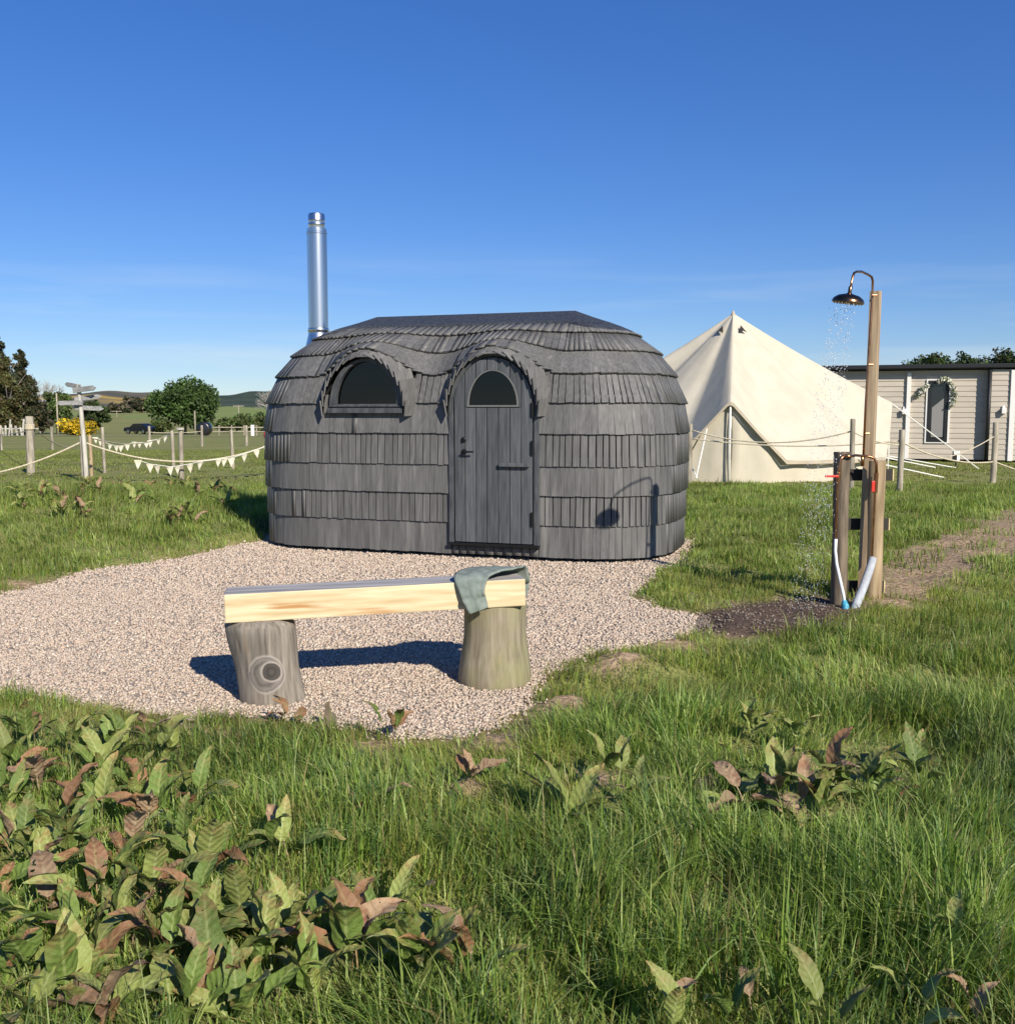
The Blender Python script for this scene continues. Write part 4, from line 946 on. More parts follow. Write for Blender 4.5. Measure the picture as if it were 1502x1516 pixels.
# ------------------------------------------------------------------ rope fences
def post(px, pyt, pyb, wpx, label, group, d=None, cap=False, mat='post', name='fence_post'):
    g = gp(px, pyb) if d is None else at(px, pyb, d)
    dd = g.y; z0 = float(terrain(dd)); top = at(px, pyt, dd).z; r = wpx / 2 / FPX * dd
    mb = MB(); k = 6; rr = random.Random(px * 7 + pyb); ph = rr.uniform(0, 6); lx, ly = rr.uniform(-.02, .02), rr.uniform(-.02, .02)
    prof = [(r * (1.04 - .06 * i / k), -.1 + (top - z0 + .1) * i / k) for i in range(k + 1)] + [(r * .85, top - z0 + .012)]
    mb.lathe(prof, 12, fn=lambda q, z, an: q * (1 + .05 * math.sin(2 * an + ph) + .03 * math.sin(5 * an + z * 6)))
    for i, v in enumerate(mb.v): mb.v[i] = (v[0] + lx * v[2], v[1] + ly * v[2], v[2])
    o = mb.build(name, M[mat], auto=50); o.location = (g.x, dd, z0); tag(o, label, 'post', group)
    if cap:
        c = MB(); c.lathe([(r * 1.5, top - z0 + .008), (r * 1.55, top - z0 + .035), (r * 1.4, top - z0 + .05)], 12); c.build('cap', M['white_wood'], o)
    return Vector((g.x + lx * (top - z0), dd, top)), r
def rope(a, b_, sag, label, r=.014, mat='rope', name='rope', group=None, n=18):
    P = []
    for i in range(n + 1):
        t = i / n; p = a.lerp(b_, t); p.z -= 4 * sag * t * (1 - t); P.append(p)
    mb = MB(); mb.tube(P, r, 6); o = mb.build(name, M[mat], smooth=True); tag(o, label, 'rope', group); return P
GP = 'wooden posts of the rope fence'
FARG, FARL = 'posts of the far rope fence', 'thin pale post of the far rope fence across the field'
logpost, lr = post(46, 617, 705, 11, 'thick knotted timber post with rope coiled round its neck', GP)
c = MB()
for k in range(4): c.tube([(lr * 1.12 * math.cos(a), lr * 1.12 * math.sin(a), 0 + .028 * k + .01 * math.sin(a)) for a in np.linspace(0, 2 * PI, 15)], .016, 6, cap=False)
o = c.build('rope_coil', M['rope'], smooth=True); o.location = (logpost.x, logpost.y, logpost.z - .26); tag(o, 'rope coiled round the thick timber fence post', 'rope')
# signpost
sg = gp(128, 718); sgz = float(terrain(sg.y)); sign = empty('signpost', (sg.x, sg.y, sgz), 0, 'leaning wooden fingerpost with five weathered pointing boards', 'signpost')
def sl(px, py, d=None): return at(px, py, d or sg.y) - Vector((sg.x, sg.y, sgz))
mb = MB(); mb.tube([sl(129, 722), sl(124, 650), sl(116, 569)], [.045, .045, .04], 10); mb.build('pole', M['pole'], sign, auto=50)
def finger(x0, y0, x1, y1, h, tipside, dy):
    a, b_ = sl(x0, y0) + Vector((0, -.06, 0)), sl(x1, y1) + Vector((0, -.06 + dy, 0)); d = b_ - a; u = d.normalized(); up = Vector((0, 0, 1)); up = (up - u * up.dot(u)).normalized(); n = u.cross(up); H = h / 2; L_ = d.length
    out = [(0, -H), (L_ - .07, -H), (L_, 0), (L_ - .07, H), (0, H)]
    vs = [a + u * x + up * z + n * y for y in (-.012, .012) for x, z in out]
    mb = MB(); mb.add(vs, [(0, 1, 2, 3, 4), (9, 8, 7, 6, 5)] + [(i, 5 + i, 5 + (i + 1) % 5, (i + 1) % 5) for i in range(5)]); mb.build('finger_board', M['sign'], sign)
finger(121, 573, 90, 568, .085, 0, .25); finger(110, 578, 147, 574, .10, 0, -.1); finger(112, 591, 146, 586, .085, 0, .2); finger(124, 596, 95, 597, .085, 0, -.3); finger(112, 603, 145, 605, .085, 0, .35)
P2, _ = post(125, 646, 717, 7, 'pale post with rope turns standing against the fingerpost', GP, d=sg.y + .08)
P2b, _ = post(136, 645, 708, 6, 'dark brown post close behind the fingerpost', GP, mat='post_brown')
P3, _ = post(155, 633, 703, 5, 'slim pale post second from the fingerpost', GP)
P6, _ = post(257, 638, 693, 5, 'slim pale post directly behind the flat-capped post', GP)
P7, _ = post(269, 637, 712, 7.5, 'sturdy fence post with a flat round cap beside the bunting', GP, cap=True)
P9, _ = post(345, 637, 696, 5, 'slim pale post between the flat-capped post and the sauna', GP)
far_t = []
for px, pt_, pb_ in ((2, 630, 667), (78, 632, 666), (222, 631, 662), (299, 630, 661), (365, 630, 660)):
    far_t.append(post(px, pt_, pb_, 4, FARL, FARG)[0])
A_, _ = post(1020, 628, 718, 7.5, 'grey post between the sauna and the bell tent', GP, d=19.0)
B_, _ = post(1260, 621, 724, 7.5, 'grey post behind the outdoor shower', GP, d=17.6)
C_, _ = post(1331, 637, 731, 8.5, 'grey post beside the corner of the bell tent', GP)
D_, dr = post(1469, 626, 719, 9, 'stout grey post in front of the caravan downpipe', GP)
dn = Vector((0, 0, -.1))
rope(A_ + dn, B_ + dn * 2, .22, 'upper rope slung across the front of the bell tent')
rope(A_ + dn * 2.6, C_ + dn * 1.8, .12, 'lower rope slung across the front of the bell tent')
rope(B_ + dn * 2, C_ + dn * 2.5, .06, 'short rope between the posts behind the shower')
rope(C_ + dn * 2, D_ + dn * 7.5, .14, 'rope from the tent corner post to the caravan post')
rope(D_ + dn * 7.5, at(1560, 712, 19.5), .02, 'rope running on past the caravan downpipe')
rope(at(1404, 676, 19), D_ + dn * 2.4, .05, 'short grey rope rising to the stout caravan post', r=.01)
rope(at(-40, 706, 19.5), P2 + dn, .10, 'low rope running to the foot of the fingerpost', r=.018)
rope(logpost + dn * 1.6, at(112, 661, 30), .18, 'rope from the knotted post to the far fence')
rope(far_t[0] + dn * 4, logpost + dn * 3, .02, 'rope behind the pale boards and the knotted post')
endp = at(415, 652, 21.5)
rp1 = rope(P2 + dn, endp, .42, 'long sagging rope from the fingerpost towards the sauna', r=.017)
rope(P2b + dn * .4, at(250, 643, 34), .22, 'rope carrying the far string of pennants', r=.015)
rope(far_t[2] + dn * 3, far_t[3] + dn * 3, .06, 'rope between the thin far posts', r=.015)
def bunting(pts, size, d0, d1, label):
    bt = empty('bunting', (0, 0, 0), 0, label, 'bunting', 'cream pennant strings on the rope fence'); x0, x1 = pts[0][0], pts[-1][0]
    W_ = [at(px, py, d0 + (d1 - d0) * (px - x0) / (x1 - x0)) for px, py in pts]; bt.location = W_[0]
    loc = [w - W_[0] for w in W_]
    mb = MB(); mb.tube(loc, .006, 5); mb.build('string', M['white_cord'], bt)
    for i, p in enumerate(loc):
        s = size * random.uniform(.9, 1.1); tw = random.uniform(-.35, .35); sw = random.uniform(-.25, .35)
        c_, s_ = math.cos(tw), math.sin(tw); mb = MB()
        vs = []
        for j in range(4):
            w = s * .46 * (1 - j / 3); z = -s * j / 3 * 1.1
            for e in ((-1, 1) if j < 3 else (0,)):
                vs.append(p + Vector((e * w * c_ + sw * -z * .5, e * w * s_ + .01 * math.sin(j * 2) + .06 * z, z)))
        vs = vs + [v + Vector((s_ * .004, .004, 0)) for v in vs]
        fs = [(0, 1, 3, 2), (2, 3, 5, 4), (4, 5, 6), (8, 7, 9, 10), (10, 9, 11, 12), (12, 11, 13), (0, 7, 8, 1), (0, 2, 9, 7), (2, 4, 11, 9), (4, 6, 13, 11), (1, 8, 10, 3), (3, 10, 12, 5), (5, 12, 13, 6)]
        mb.add(vs, fs); mb.build('flag', M['flag'], bt)
bunting([(204, 681), (222, 687), (232, 688), (251, 691), (262, 690), (280, 687), (296, 683), (323, 680), (332, 679), (342, 678), (361, 672), (379, 666), (395, 660), (410, 655)], .16, 20.0, 21.3, 'near string of cream pennants hanging towards the sauna')
bunting([(141, 647), (149, 651), (163, 658), (172, 660), (179, 660), (188, 658), (199, 654), (206, 655), (216, 655), (222, 652), (234, 650), (245, 646)], .19, 33, 34, 'far string of cream pennants between the fence posts')

# ------------------------------------------------------------------ background: trees, hedge, car, hills
def tree(name, pos, h, w, n, size, cols, label, seed, cat='tree', base=.25, group=None, cone=False, clumps=26, tr=.06):
    g = np.random.default_rng(seed); t = empty(name, pos, 0, label, cat, group)
    mb = MB(); mb.tube([(0, 0, -.3), (.02 * h, 0, h * .3), (-.01 * h, .01 * h, h * .62)], [h * tr * .5, h * tr * .36, h * tr * .15], 8)
    for k in range(5):
        a = g.uniform(0, 6.28); mb.tube([(0, 0, h * (.2 + .07 * k)), (w * .22 * math.cos(a), w * .22 * math.sin(a), h * (.38 + .07 * k)), (w * .36 * math.cos(a), w * .36 * math.sin(a), h * (.5 + .07 * k))], [h * tr * .2, h * tr * .12, h * tr * .05], 6)
    mb.build('trunk', M['bark'], t, smooth=True)
    cen, rad = [], []
    for k in range(clumps):
        if cone:
            f = (k + .5) / clumps; zc = h * (base + (1 - base) * f * .97); rr = w / 2 * (1 - f) ** .55 * g.uniform(.25, .9); a = g.uniform(0, 6.28)
            cen.append((rr * math.cos(a), rr * math.sin(a), zc)); rad.append(w * g.uniform(.15, .26) * (1 - f * .6))
        else:
            d = g.normal(size=3); d /= np.linalg.norm(d); q = g.uniform(.45, .86)
            cen.append((d[0] * w / 2 * q, d[1] * w / 2 * q, h * (base + (1 - base) / 2) + d[2] * h * (1 - base) / 2 * q)); rad.append(w * g.uniform(.11, .19))
    V, F_, c = leafcloud(cen, rad, n, size, cols, seed + 1); V[:, 2] = np.maximum(V[:, 2], .02)
    npmesh('crown', V, F_, M['leafcol'], c, parent=t); return t
GREEN = [(.055, .10, .025), (.075, .13, .03), (.09, .15, .04), (.045, .08, .02)]
DARK = [(.028, .04, .018), (.04, .055, .022), (.055, .062, .025), (.07, .06, .03)]
OLIVE = [(.10, .12, .04), (.13, .14, .05), (.08, .10, .03)]
GOLD = [(.62, .40, .015), (.70, .46, .02), (.5, .34, .02), (.16, .17, .03)]
BROWN = [(.12, .10, .07), (.15, .12, .085), (.10, .09, .05)]
def gpos(px, d): p = at(px, 640, d); return Vector((p.x, d, float(terrain(d))))
def hgt(py, d): return at(751, py, d).z - float(terrain(d))
def bg(name, px, d, pyt, wpx, n, size, cols, label, seed, **k):
    return tree(name, gpos(px, d), hgt(pyt, d), wpx / FPX * d, n, size, cols, label, seed, **k)
bg('conifer_tree', -4, 128, 494, 84, 13000, .22, DARK, 'tall dark conifer towering over the pale boards', 11, cone=True, base=.1, clumps=60)
bg('conifer_tree', 35, 132, 516, 56, 8000, .22, DARK + [(.09, .075, .035)], 'shorter brownish conifer beside the tallest conifer', 12, cone=True, base=.12, clumps=46)
bg('conifer_tree', 14, 118, 528, 70, 8000, .2, OLIVE[:2] + [(.12, .085, .03), (.075, .06, .025)], 'low bronze-tinted conifer in front of the dark conifers', 13, cone=True, base=.08, clumps=40)
bg('round_tree', 274, 133, 566, 108, 15000, .24, GREEN, 'broad round green tree standing alone across the field', 14, base=.12, clumps=60)
bg('hedge_tree', 85, 142, 578, 55, 5000, .24, GREEN + OLIVE, 'mid green hedge tree next to the conifers', 15, base=.06)
bg('hedge_tree', 138, 145, 590, 48, 4200, .24, GREEN + DARK, 'darker green hedge tree behind the gorse bush', 16, base=.06)
bg('hedge_tree', 62, 138, 592, 34, 2200, .24, BROWN + DARK, 'brownish scrubby tree at the foot of the conifers', 17, base=.05)
bg('gorse_bush', 117, 120, 623, 62, 3600, .16, GOLD, 'golden flowering gorse bush behind the fingerpost', 18, cat='bush', base=.02, clumps=34)
for k, (px, wpx, pt_) in enumerate(((335, 34, 618), (362, 40, 612), (392, 40, 610), (240, 36, 622))):
    bg('field_shrub', px, 150 + 3 * k, pt_, wpx, 1500, .22, OLIVE + GREEN[:2], ['pale green shrub right of the round tree', 'olive shrub behind the far rails', 'olive shrub close to the sauna edge', 'low shrub at the foot of the round tree'][k], 30 + k, cat='shrub', base=.02)
# far copses on the hill
for k, (px, wpx, pt_, d) in enumerate(((196, 30, 584, 420), (212, 26, 588, 420), (228, 34, 590, 425), (176, 36, 597, 415))):
    bg('copse_tree', px, d, pt_ + 2, wpx, 900, .8, BROWN + DARK, ['leafless brown copse on the far hillside', 'smaller brown copse tree beside the leafless copse', 'brown copse tree next to the round tree outline', 'low dark copse below the gorse hillside'][k], 50 + k, base=.03)
def bare(name, pos, h, seed, label, spread=.5):
    rr = random.Random(seed); mb = MB()
    def grow(p, d, ln, r, lv):
        q = p + d * ln; mid = p.lerp(q, .5) + Vector((rr.uniform(-1, 1), rr.uniform(-1, 1), 0)) * ln * .06
        mb.tube([p, mid, q], [r, r * .85, r * .65], 5 if lv > 1 else 3, cap=False)
        if lv == 0: return
        for _ in range(3 if lv > 2 else 4):
            nd_ = (d + Vector((rr.uniform(-1, 1), rr.uniform(-1, 1), rr.uniform(-.3, .7))) * spread * 1.2).normalized(); grow(p.lerp(q, rr.uniform(.6, 1)), nd_, ln * rr.uniform(.6, .82), r * .6, lv - 1)
    t = empty(name, pos, 0, label, 'tree')
    grow(Vector((0, 0, -.2)), Vector((0, 0, 1)), h * .30, h * .02, 5)
    mb.build('branch', M['twig'], t); return t
bare('bare_tree', gpos(62, 150), hgt(530, 150), 4, 'leafless pale tree rising behind the conifers', .55)
bare('bare_tree', gpos(408, 120), hgt(548, 120), 9, 'leafless pale tree showing past the sauna wall', .62)
# wood behind the caravan
for k, (px, wpx, pt_, d, c) in enumerate(((1362, 110, 519, 150, GREEN + DARK), (1398, 110, 516, 152, GREEN + DARK), (1430, 96, 518, 150, DARK + GREEN), (1462, 100, 512, 154, DARK), (1496, 90, 516, 150, DARK + GREEN), (1540, 96, 518, 152, GREEN))):
    bg('wood_tree', px, d, pt_, wpx, 8000, .28, c, 'dark green treetop of the wood above the caravan roof', 70 + k, group='treetops above the caravan roof', base=.1, clumps=44)
for k, (px, wpx, pt_) in enumerate(((1190, 70, 531), (1232, 60, 536), (1270, 60, 538))):
    bg('wood_tree', px, 170, pt_, wpx, 2000, .32, DARK + GREEN[:1], 'dark low treetop between the tent peak and caravan roof', 80 + k, group='treetops beside the tent', base=.3)
# car, bale, poles, boards, rails
def car(pos, rz):
    t = empty('parked_car', pos, rz, 'dark parked car in the distance left of the round tree', 'car')
    prof = [(-2.0, .35), (2.05, .35), (2.1, .7), (1.9, .88), (1.0, .98), (.45, 1.42), (-.95, 1.46), (-1.6, 1.02), (-2.05, .92)]
    mb = MB(); mb.prism(prof, -.85, .85); mb.build('body', M['car'], t, bevel=.06)
    mb = MB(); mb.prism([(.85, 1.0), (.40, 1.37), (-.9, 1.40), (-1.4, 1.02)], -.862, .862); mb.build('glasshouse', M['dark_glass'], t)
    for x in (-1.3, 1.3):
        for y in (-.78, .78):
            mb = MB(); mb.lathe([(.2, -.1), (.33, -.1), (.33, .1), (.2, .1)], 20, Matrix.Translation((x, y, .33)) @ Matrix.Rotation(PI / 2, 4, 'X')); w = mb.build('wheel', M['tyre'], t, auto=40)
            mb = MB(); mb.lathe([(.001, -.11), (.2, -.105), (.2, .105), (.001, .11)], 16, Matrix.Translation((x, y, .33)) @ Matrix.Rotation(PI / 2, 4, 'X')); mb.build('rim', M['steel'], w)
    for y in (-.6, .6): mb = MB(); mb.box((2.06, y, .72), (.06, .3, .12)); mb.build('headlight', M['trim_grey'], t)
car(gpos(207, 142), R(160))
p = gp(303, 645); mb = MB(); mb.lathe([(.6, -.62), (.78, -.55), (.8, 0), (.78, .55), (.6, .62)], 24, Matrix.Translation((0, 0, .78)) @ Matrix.Rotation(PI / 2, 4, 'X')); o = mb.build('silage_bale', M['bale'], smooth=True); o.location = p; tag(o, 'black wrapped round bale at the far field edge', 'bale')
for k, (px, pt_, d) in enumerate(((86, 582, 128), (174, 608, 300), (289, 608, 126), (354, 600, 210), (402, 578, 118))):
    g_ = gpos(px, d); h_ = hgt(pt_, d); mb = MB(); mb.tube([(0, 0, -.3), (0, 0, h_)], [.12, .09], 8)
    o = mb.build('utility_pole', M['post'], smooth=True); o.location = g_; tag(o, ['pale utility pole against the hedge by the conifers', 'tiny utility pole in the far green field', 'pale pole in front of the round tree', 'thin pole standing in the far right-hand pasture', 'utility pole beside the leafless tree at the sauna'][k], 'pole')
    if k in (1, 3): c = MB(); c.box((0, 0, h_ - .15), (3.0 if k == 1 else 2.2, .15, .18)); c.build('cross_arm', M['post'], o)
bd = empty('board_fence', gpos(20, 116), 0, 'row of bleached upright boards under the conifers', 'fence')
for i in range(13):
    x = -3.2 + i * .44 + random.uniform(-.12, .12); h_ = random.uniform(.9, 1.9); mb = MB(); mb.box((x, random.uniform(-.1, .1), h_ / 2 - .1), (random.uniform(.14, .28), .05, h_ + .2), Matrix.Rotation(random.uniform(-.2, .2), 3, 'Y')); mb.build('board', M['white_wood'], bd)
mb = MB(); mb.box((-.3, .16, .8), (6.2, .05, .12)); mb.build('rail', M['white_wood'], bd)
fr_ = empty('rail_fence', gpos(352, 118), 0, 'pale post and rail fence at the far field edge', 'fence')
for i in range(6):
    mb = MB(); mb.box((-3.6 + i * 1.45, 0, .55), (.12, .12, 1.3)); mb.build('post', M['post'], fr_)
for z in (.45, .95): mb = MB(); mb.box((0, -.08, z), (7.6, .04, .11)); mb.build('rail', M['post'], fr_)
p = gpos(374, 112); mb = MB(); mb.box((0, 0, .55), (.34, .3, 1.2)); mb.box((0, 0, 1.18), (.42, .36, .08)); o = mb.build('marker_box', M['white_paint'], bevel=.03); o.location = p; tag(o, 'small upright white box by the far rails', 'box')
p = gpos(396, 88); mb = MB(); mb.lathe([(.12, .0), (.3, .1), (.36, .32), (.3, .55), (.12, .66), (.03, .7)], 18); o = mb.build('buoy', M['red'], smooth=True); o.location = p; tag(o, 'red rounded buoy on the grass beside the sauna edge', 'buoy')
# drive across the field
mb = MB(); vs = []
for i, x in enumerate(np.linspace(-62, -8, 40)):
    yc = 112 + 3.0 * math.sin(x * .05); vs += [(x, yc - 1.3, float(terrain(yc - 1.3)) + .05), (x, yc + 1.3, float(terrain(yc + 1.3)) + .05)]
mb.add(vs, [(2 * i, 2 * i + 2, 2 * i + 3, 2 * i + 1) for i in range(39)]); o = mb.build('track', mat_noise('pale_stony_track', (.30, .27, .21), (.42, .38, .31), scale=.8, coord='World'), smooth=True); tag(o, kind='structure')
# hills
def hill(name, prof, d0, d1, d2, mat, zb):
    px = np.linspace(prof[0][0], prof[-1][0], 90); vs = []; k = 14
    for j in range(k + 1):
        f = j / k; d = d0 + (d1 - d0) * f
        for i, p_ in enumerate(px):
            top = at(751, float(np.interp(p_, [q[0] for q in prof], [q[1] for q in prof])), d1).z
            e = f * f * (3 - 2 * f); w = 1 + .06 * math.sin(i * .7 + j) + .05 * math.sin(i * .23)
            x = (p_ - 751) / FPX * d1 * (d / d1) ** .3
            vs.append((x, d, zb + (top - zb) * (e if j == k else e * w)))
    n = len(px)
    for i in range(n): v = vs[k * n + i]; vs.append((v[0], d2, zb))
    mb = MB(); mb.add(vs, [(j * n + i, j * n + i + 1, (j + 1) * n + i + 1, (j + 1) * n + i) for j in range(k + 1) for i in range(n - 1)])
    o = mb.build(name, mat, smooth=True); tag(o, kind='structure')
moor = mat_noise('moorland', (.075, .075, .06), (.15, .13, .09), scale=.012, coord='World', detail=8, c3=(.42, .29, .07), c3scale=.009, c3lo=.52, c3hi=.60, stretch=(1, .6, 1), rough=.95, spec=.1)
woodm = mat_noise('wooded_hill', (.035, .055, .045), (.075, .095, .065), scale=.06, coord='World', detail=8, rough=.95, bump=3, bscale=.12, spec=.05)
past = mat_noise('far_pasture', (.16, .20, .06), (.21, .25, .085), scale=.01, coord='World', detail=6, rough=.95, spec=.1)
hill('hill', [(-300, 596), (60, 592), (140, 585), (165, 581), (240, 582), (330, 592), (480, 600)], 520, 1250, 1900, moor, -1)
hill('hill', [(240, 606), (300, 594), (340, 586), (380, 580), (430, 578), (520, 582), (700, 596), (900, 604)], 480, 900, 1400, woodm, -1)
hill('hill', [(-200, 612), (60, 611), (160, 611), (250, 612), (340, 603), (420, 603), (560, 610)], 240, 420, 700, past, -2)

# ------------------------------------------------------------------ dock plants
def leaf_me(k):
    rr = random.Random(100 + k); nl, nw = 11, 4; vs = []
    curl = rr.uniform(.3, 1.2); fold = rr.uniform(.1, .5); wav = rr.uniform(.012, .032); ph = rr.uniform(0, 6); wmax = rr.uniform(.145, .21); twist = rr.uniform(-.5, .5); dry = k >= 6
    if dry: curl *= 1.5; fold *= 1.7; wav *= 1.6
    y = z = 0; ang = rr.uniform(.0, .25)
    for i in range(nl + 1):
        f = i / nl
        w = wmax * (math.sin(PI * min(1, (f * .92 + .06)) ** .72) ** .8) if 0 < f < 1 else (.012 if f == 0 else .008)
        if i: ang -= curl / nl * (0.3 + 1.4 * f); y += math.cos(ang) / nl; z += math.sin(ang) / nl
        for j in range(nw + 1):
            u = j / nw * 2 - 1; edge = abs(u)
            zz = z + fold * w * edge ** 1.3 + wav * edge * math.sin(f * 12 + ph + (2 if u > 0 else 0)) + .010 * math.sin(f * 9 + u * 4 + ph)
            tw = twist * f; x = u * w * (1 - .12 * fold) + .014 * edge * math.sin(f * 13 + ph * 2)
            zz += rr.gauss(0, .011 if not dry else .02); x += rr.gauss(0, .010) * edge; y_ = y + rr.gauss(0, .008) * edge
            vs.append((x * math.cos(tw) - (zz - z) * math.sin(tw), y_, z + (zz - z) * math.cos(tw) + x * math.sin(tw)))
    # petiole
    fs = [(i * (nw + 1) + j, i * (nw + 1) + j + 1, (i + 1) * (nw + 1) + j + 1, (i + 1) * (nw + 1) + j) for i in range(nl) for j in range(nw)]
    o = len(vs); vs += [(-.012, -.28, -.06), (.012, -.28, -.06), (.01, .02, .004), (-.01, .02, .004)]; fs.append((o, o + 1, o + 2, o + 3))
    me = bpy.data.meshes.new('leaf'); me.from_pydata(vs, [], fs); me.materials.append(DOCK[0]); me.shade_smooth(); return me
LEAF = [leaf_me(k) for k in range(9)]
def dock(px, py, n, l0, l1, mix, label, group=None, spread=1.0, lift=0):
    g_ = gp(px, py); z = hz(g_.x, g_.y); rr = random.Random(int(px * 13 + py * 7))
    t = empty('dock_plant', (g_.x, g_.y, z), 0, label, 'plant', group)
    a0 = rr.uniform(0, 6.28)
    for i in range(n):
        ln = rr.uniform(l0, l1); az = a0 + 2 * PI * i / n + rr.uniform(-.5, .5); el = rr.uniform(.45, 1.4) if spread <= 1 else rr.uniform(.05, .7)
        kind = rr.choices([0, 1, 2, 3], mix)[0]
        me = LEAF[rr.randrange(6) if kind < 2 else rr.randrange(3, 9)]
        o = bpy.data.objects.new('leaf', me); COL.objects.link(o); o.parent = t
        o.material_slots[0].link = 'OBJECT'; o.material_slots[0].material = DOCK[kind]
        rot = Matrix.Rotation(az, 4, 'Z') @ Matrix.Rotation(el, 4, 'X') @ Matrix.Rotation(rr.uniform(-.5, .5), 4, 'Y')
        off = Vector((rr.uniform(-.03, .03), rr.uniform(-.03, .03), .015 + lift + rr.uniform(0, .05)))
        o.matrix_local = Matrix.Translation(off) @ rot @ Matrix.Translation((0, .28 * ln, .05 * ln)) @ Matrix.Scale(ln, 4) @ Matrix.Diagonal((rr.uniform(.9, 1.25), 1, 1, 1))
    return t
G1, G2, G3 = [5, 4.5, .5, .25], [4, 4, 1.5, .9], [2, 2, 2.6, 1.6]
DLAB = {id(G1): ('mostly green broad-leaved dock in the patch left of the largest dock', 'green docks of the foreground patch'), id(G2): ('mixed green and rusty dock in the patch left of the largest dock', 'mixed docks of the foreground patch'), id(G3): ('mostly red-brown dock in the patch left of the largest dock', 'red-brown docks of the foreground patch')}
for px, py, n, mix in ((40, 1110, 7, G1), (105, 1130, 7, G1), (170, 1120, 6, G1), (60, 1190, 6, G3), (140, 1220, 8, G1), (205, 1190, 6, G2), (25, 1290, 8, G2), (110, 1300, 8, G1), (185, 1300, 8, G3), (265, 1290, 7, G1), (60, 1390, 8, G3), (150, 1370, 8, G1), (235, 1370, 8, G3), (310, 1330, 7, G1), (330, 1430, 8, G1), (250, 1460, 7, G2), (150, 1480, 7, G3), (40, 1480, 6, G2), (400, 1460, 6, G1), (20, 1160, 6, G1), (250, 1140, 4, G1), (230, 1240, 6, G3), (90, 1245, 6, G1), (0, 1350, 6, G1), (120, 1430, 7, G1), (290, 1210, 4, G2), (5, 1220, 6, G1), (370, 1390, 6, G1), (190, 1425, 7, G2), (70, 1330, 6, G1), (150, 1160, 6, G1), (300, 1400, 6, G2), (60, 1560, 7, G1), (170, 1560, 7, G3), (270, 1550, 7, G2), (370, 1540, 6, G1), (455, 1500, 6, G1), (110, 1520, 7, G2), (440, 1410, 5, G3), (330, 1500, 6, G3)):
    dock(px, py + 25, n + 1, .09, .18, mix, *DLAB[id(mix)])
dock(225, 1115, 3, .10, .15, [0, 0, 1, 2], 'small rust-coloured dock plant at the gravel edge')
dock(415, 1315, 5, .13, .19, G3, 'brownish dock plant standing alone in grass beyond the dock patch')
dock(520, 1480, 8, .16, .24, [5, 2, 2, .5], 'large upright dock with deep green wavy leaves')
dock(625, 1500, 8, .14, .22, [4, 2, 3, .5], 'dock with red-tipped leaves beside the largest dock')
dock(690, 1500, 5, .13, .18, [1, 1, 3, 2], 'small reddish dock beside the red-tipped dock')
dock(545, 1225, 3, .08, .13, [0, 0, 1, 3], 'dry curled dock leaves in the grass before the bench')
dock(575, 1390, 4, .12, .17, G2, 'mixed green and brown dock between bench and largest dock')
dock(425, 1085, 5, .09, .13, [2, 0, 3, 0], 'dark low dock at the gravel edge by the knotted log')
dock(575, 1102, 4, .09, .13, [3, 1, 1, 0], 'small green dock on the gravel edge below the bench')
dock(700, 1200, 4, .10, .15, [0, 0, 2, 3], 'withered dock on bare soil before the bench')
dock(845, 1250, 8, .15, .22, [2, 6, .5, .3], 'pale green dock with tall leaves between bench and right-hand clump')
dock(905, 1185, 5, .12, .16, [1, 3, 0, 1], 'small pale dock behind the tall pale dock')
dock(940, 1225, 4, .11, .15, [2, 2, 0, 1], 'flat green dock beside the tall pale dock')
dock(1095, 1230, 8, .12, .18, [2, 2, 1, 2.5], 'partly dried sprawling dock in the right-hand clump', None, 2)
dock(1150, 1215, 8, .14, .21, [2, 5, .3, .5], 'pale upright dock in the middle of the right-hand clump')
dock(1200, 1250, 9, .13, .19, [2.5, 2, 2.5, 1.5], 'maroon-tinged dock at the front of the right-hand clump')
dock(1225, 1200, 8, .14, .20, [3, 3, .5, 2], 'tall mottled dock at the back of the right-hand clump')
dock(1290, 1215, 9, .13, .19, [4, 3, 1, 0], 'green dock at the right of the right-hand clump')
dock(1350, 1185, 8, .12, .17, [3, 4, 0, 0], 'pale green dock set apart beyond the right-hand clump')
dock(1110, 1125, 5, .12, .16, [1, 3, 0, 0], 'small green dock behind the right-hand clump')
dock(1180, 1130, 5, .12, .16, [1, 4, 0, 0], 'single bright upright dock leaf cluster behind the right-hand clump')
dock(1310, 1215, 3, .10, .15, [1, 0, 2, 1], 'small dark dock at the foot of the right-hand clump')
for px, py, mix, lb in ((1100, 1575, [2, 2, 0, 2], 'brown and green dock among the tall grass'), (1215, 1590, [0, 5, 0, 0], 'bright pale dock leaf among the tall grass'), (1440, 1595, [0, 1, 1, 4], 'straw-coloured dock leaf among the tall grass'), (1420, 1480, [1, 1, 0, 2], 'half-hidden dock with curled leaf in tall grass'), (1000, 1590, [0, 2, 0, 3], 'dull brown dock leaf among the tall grass'), (1345, 1590, [1, 3, 0, 1], 'narrow pale dock leaf among the tall grass')):
    dock(px, py, 3, .08, .135, mix, lb, None, 1, .05)
MG, ML = 'docks on the grassy bank', 'leafy dock on the grassy bank beyond the gravel'
rr = random.Random(5)
for k in range(40):
    px = rr.uniform(30, 350); py = 742 + rr.uniform(0, 1) ** 1.3 * 60
    if px > 300 and py > 780: continue
    dock(px, py, 6, .11, .20, [4, 3, 1, 1.2], ML, MG)
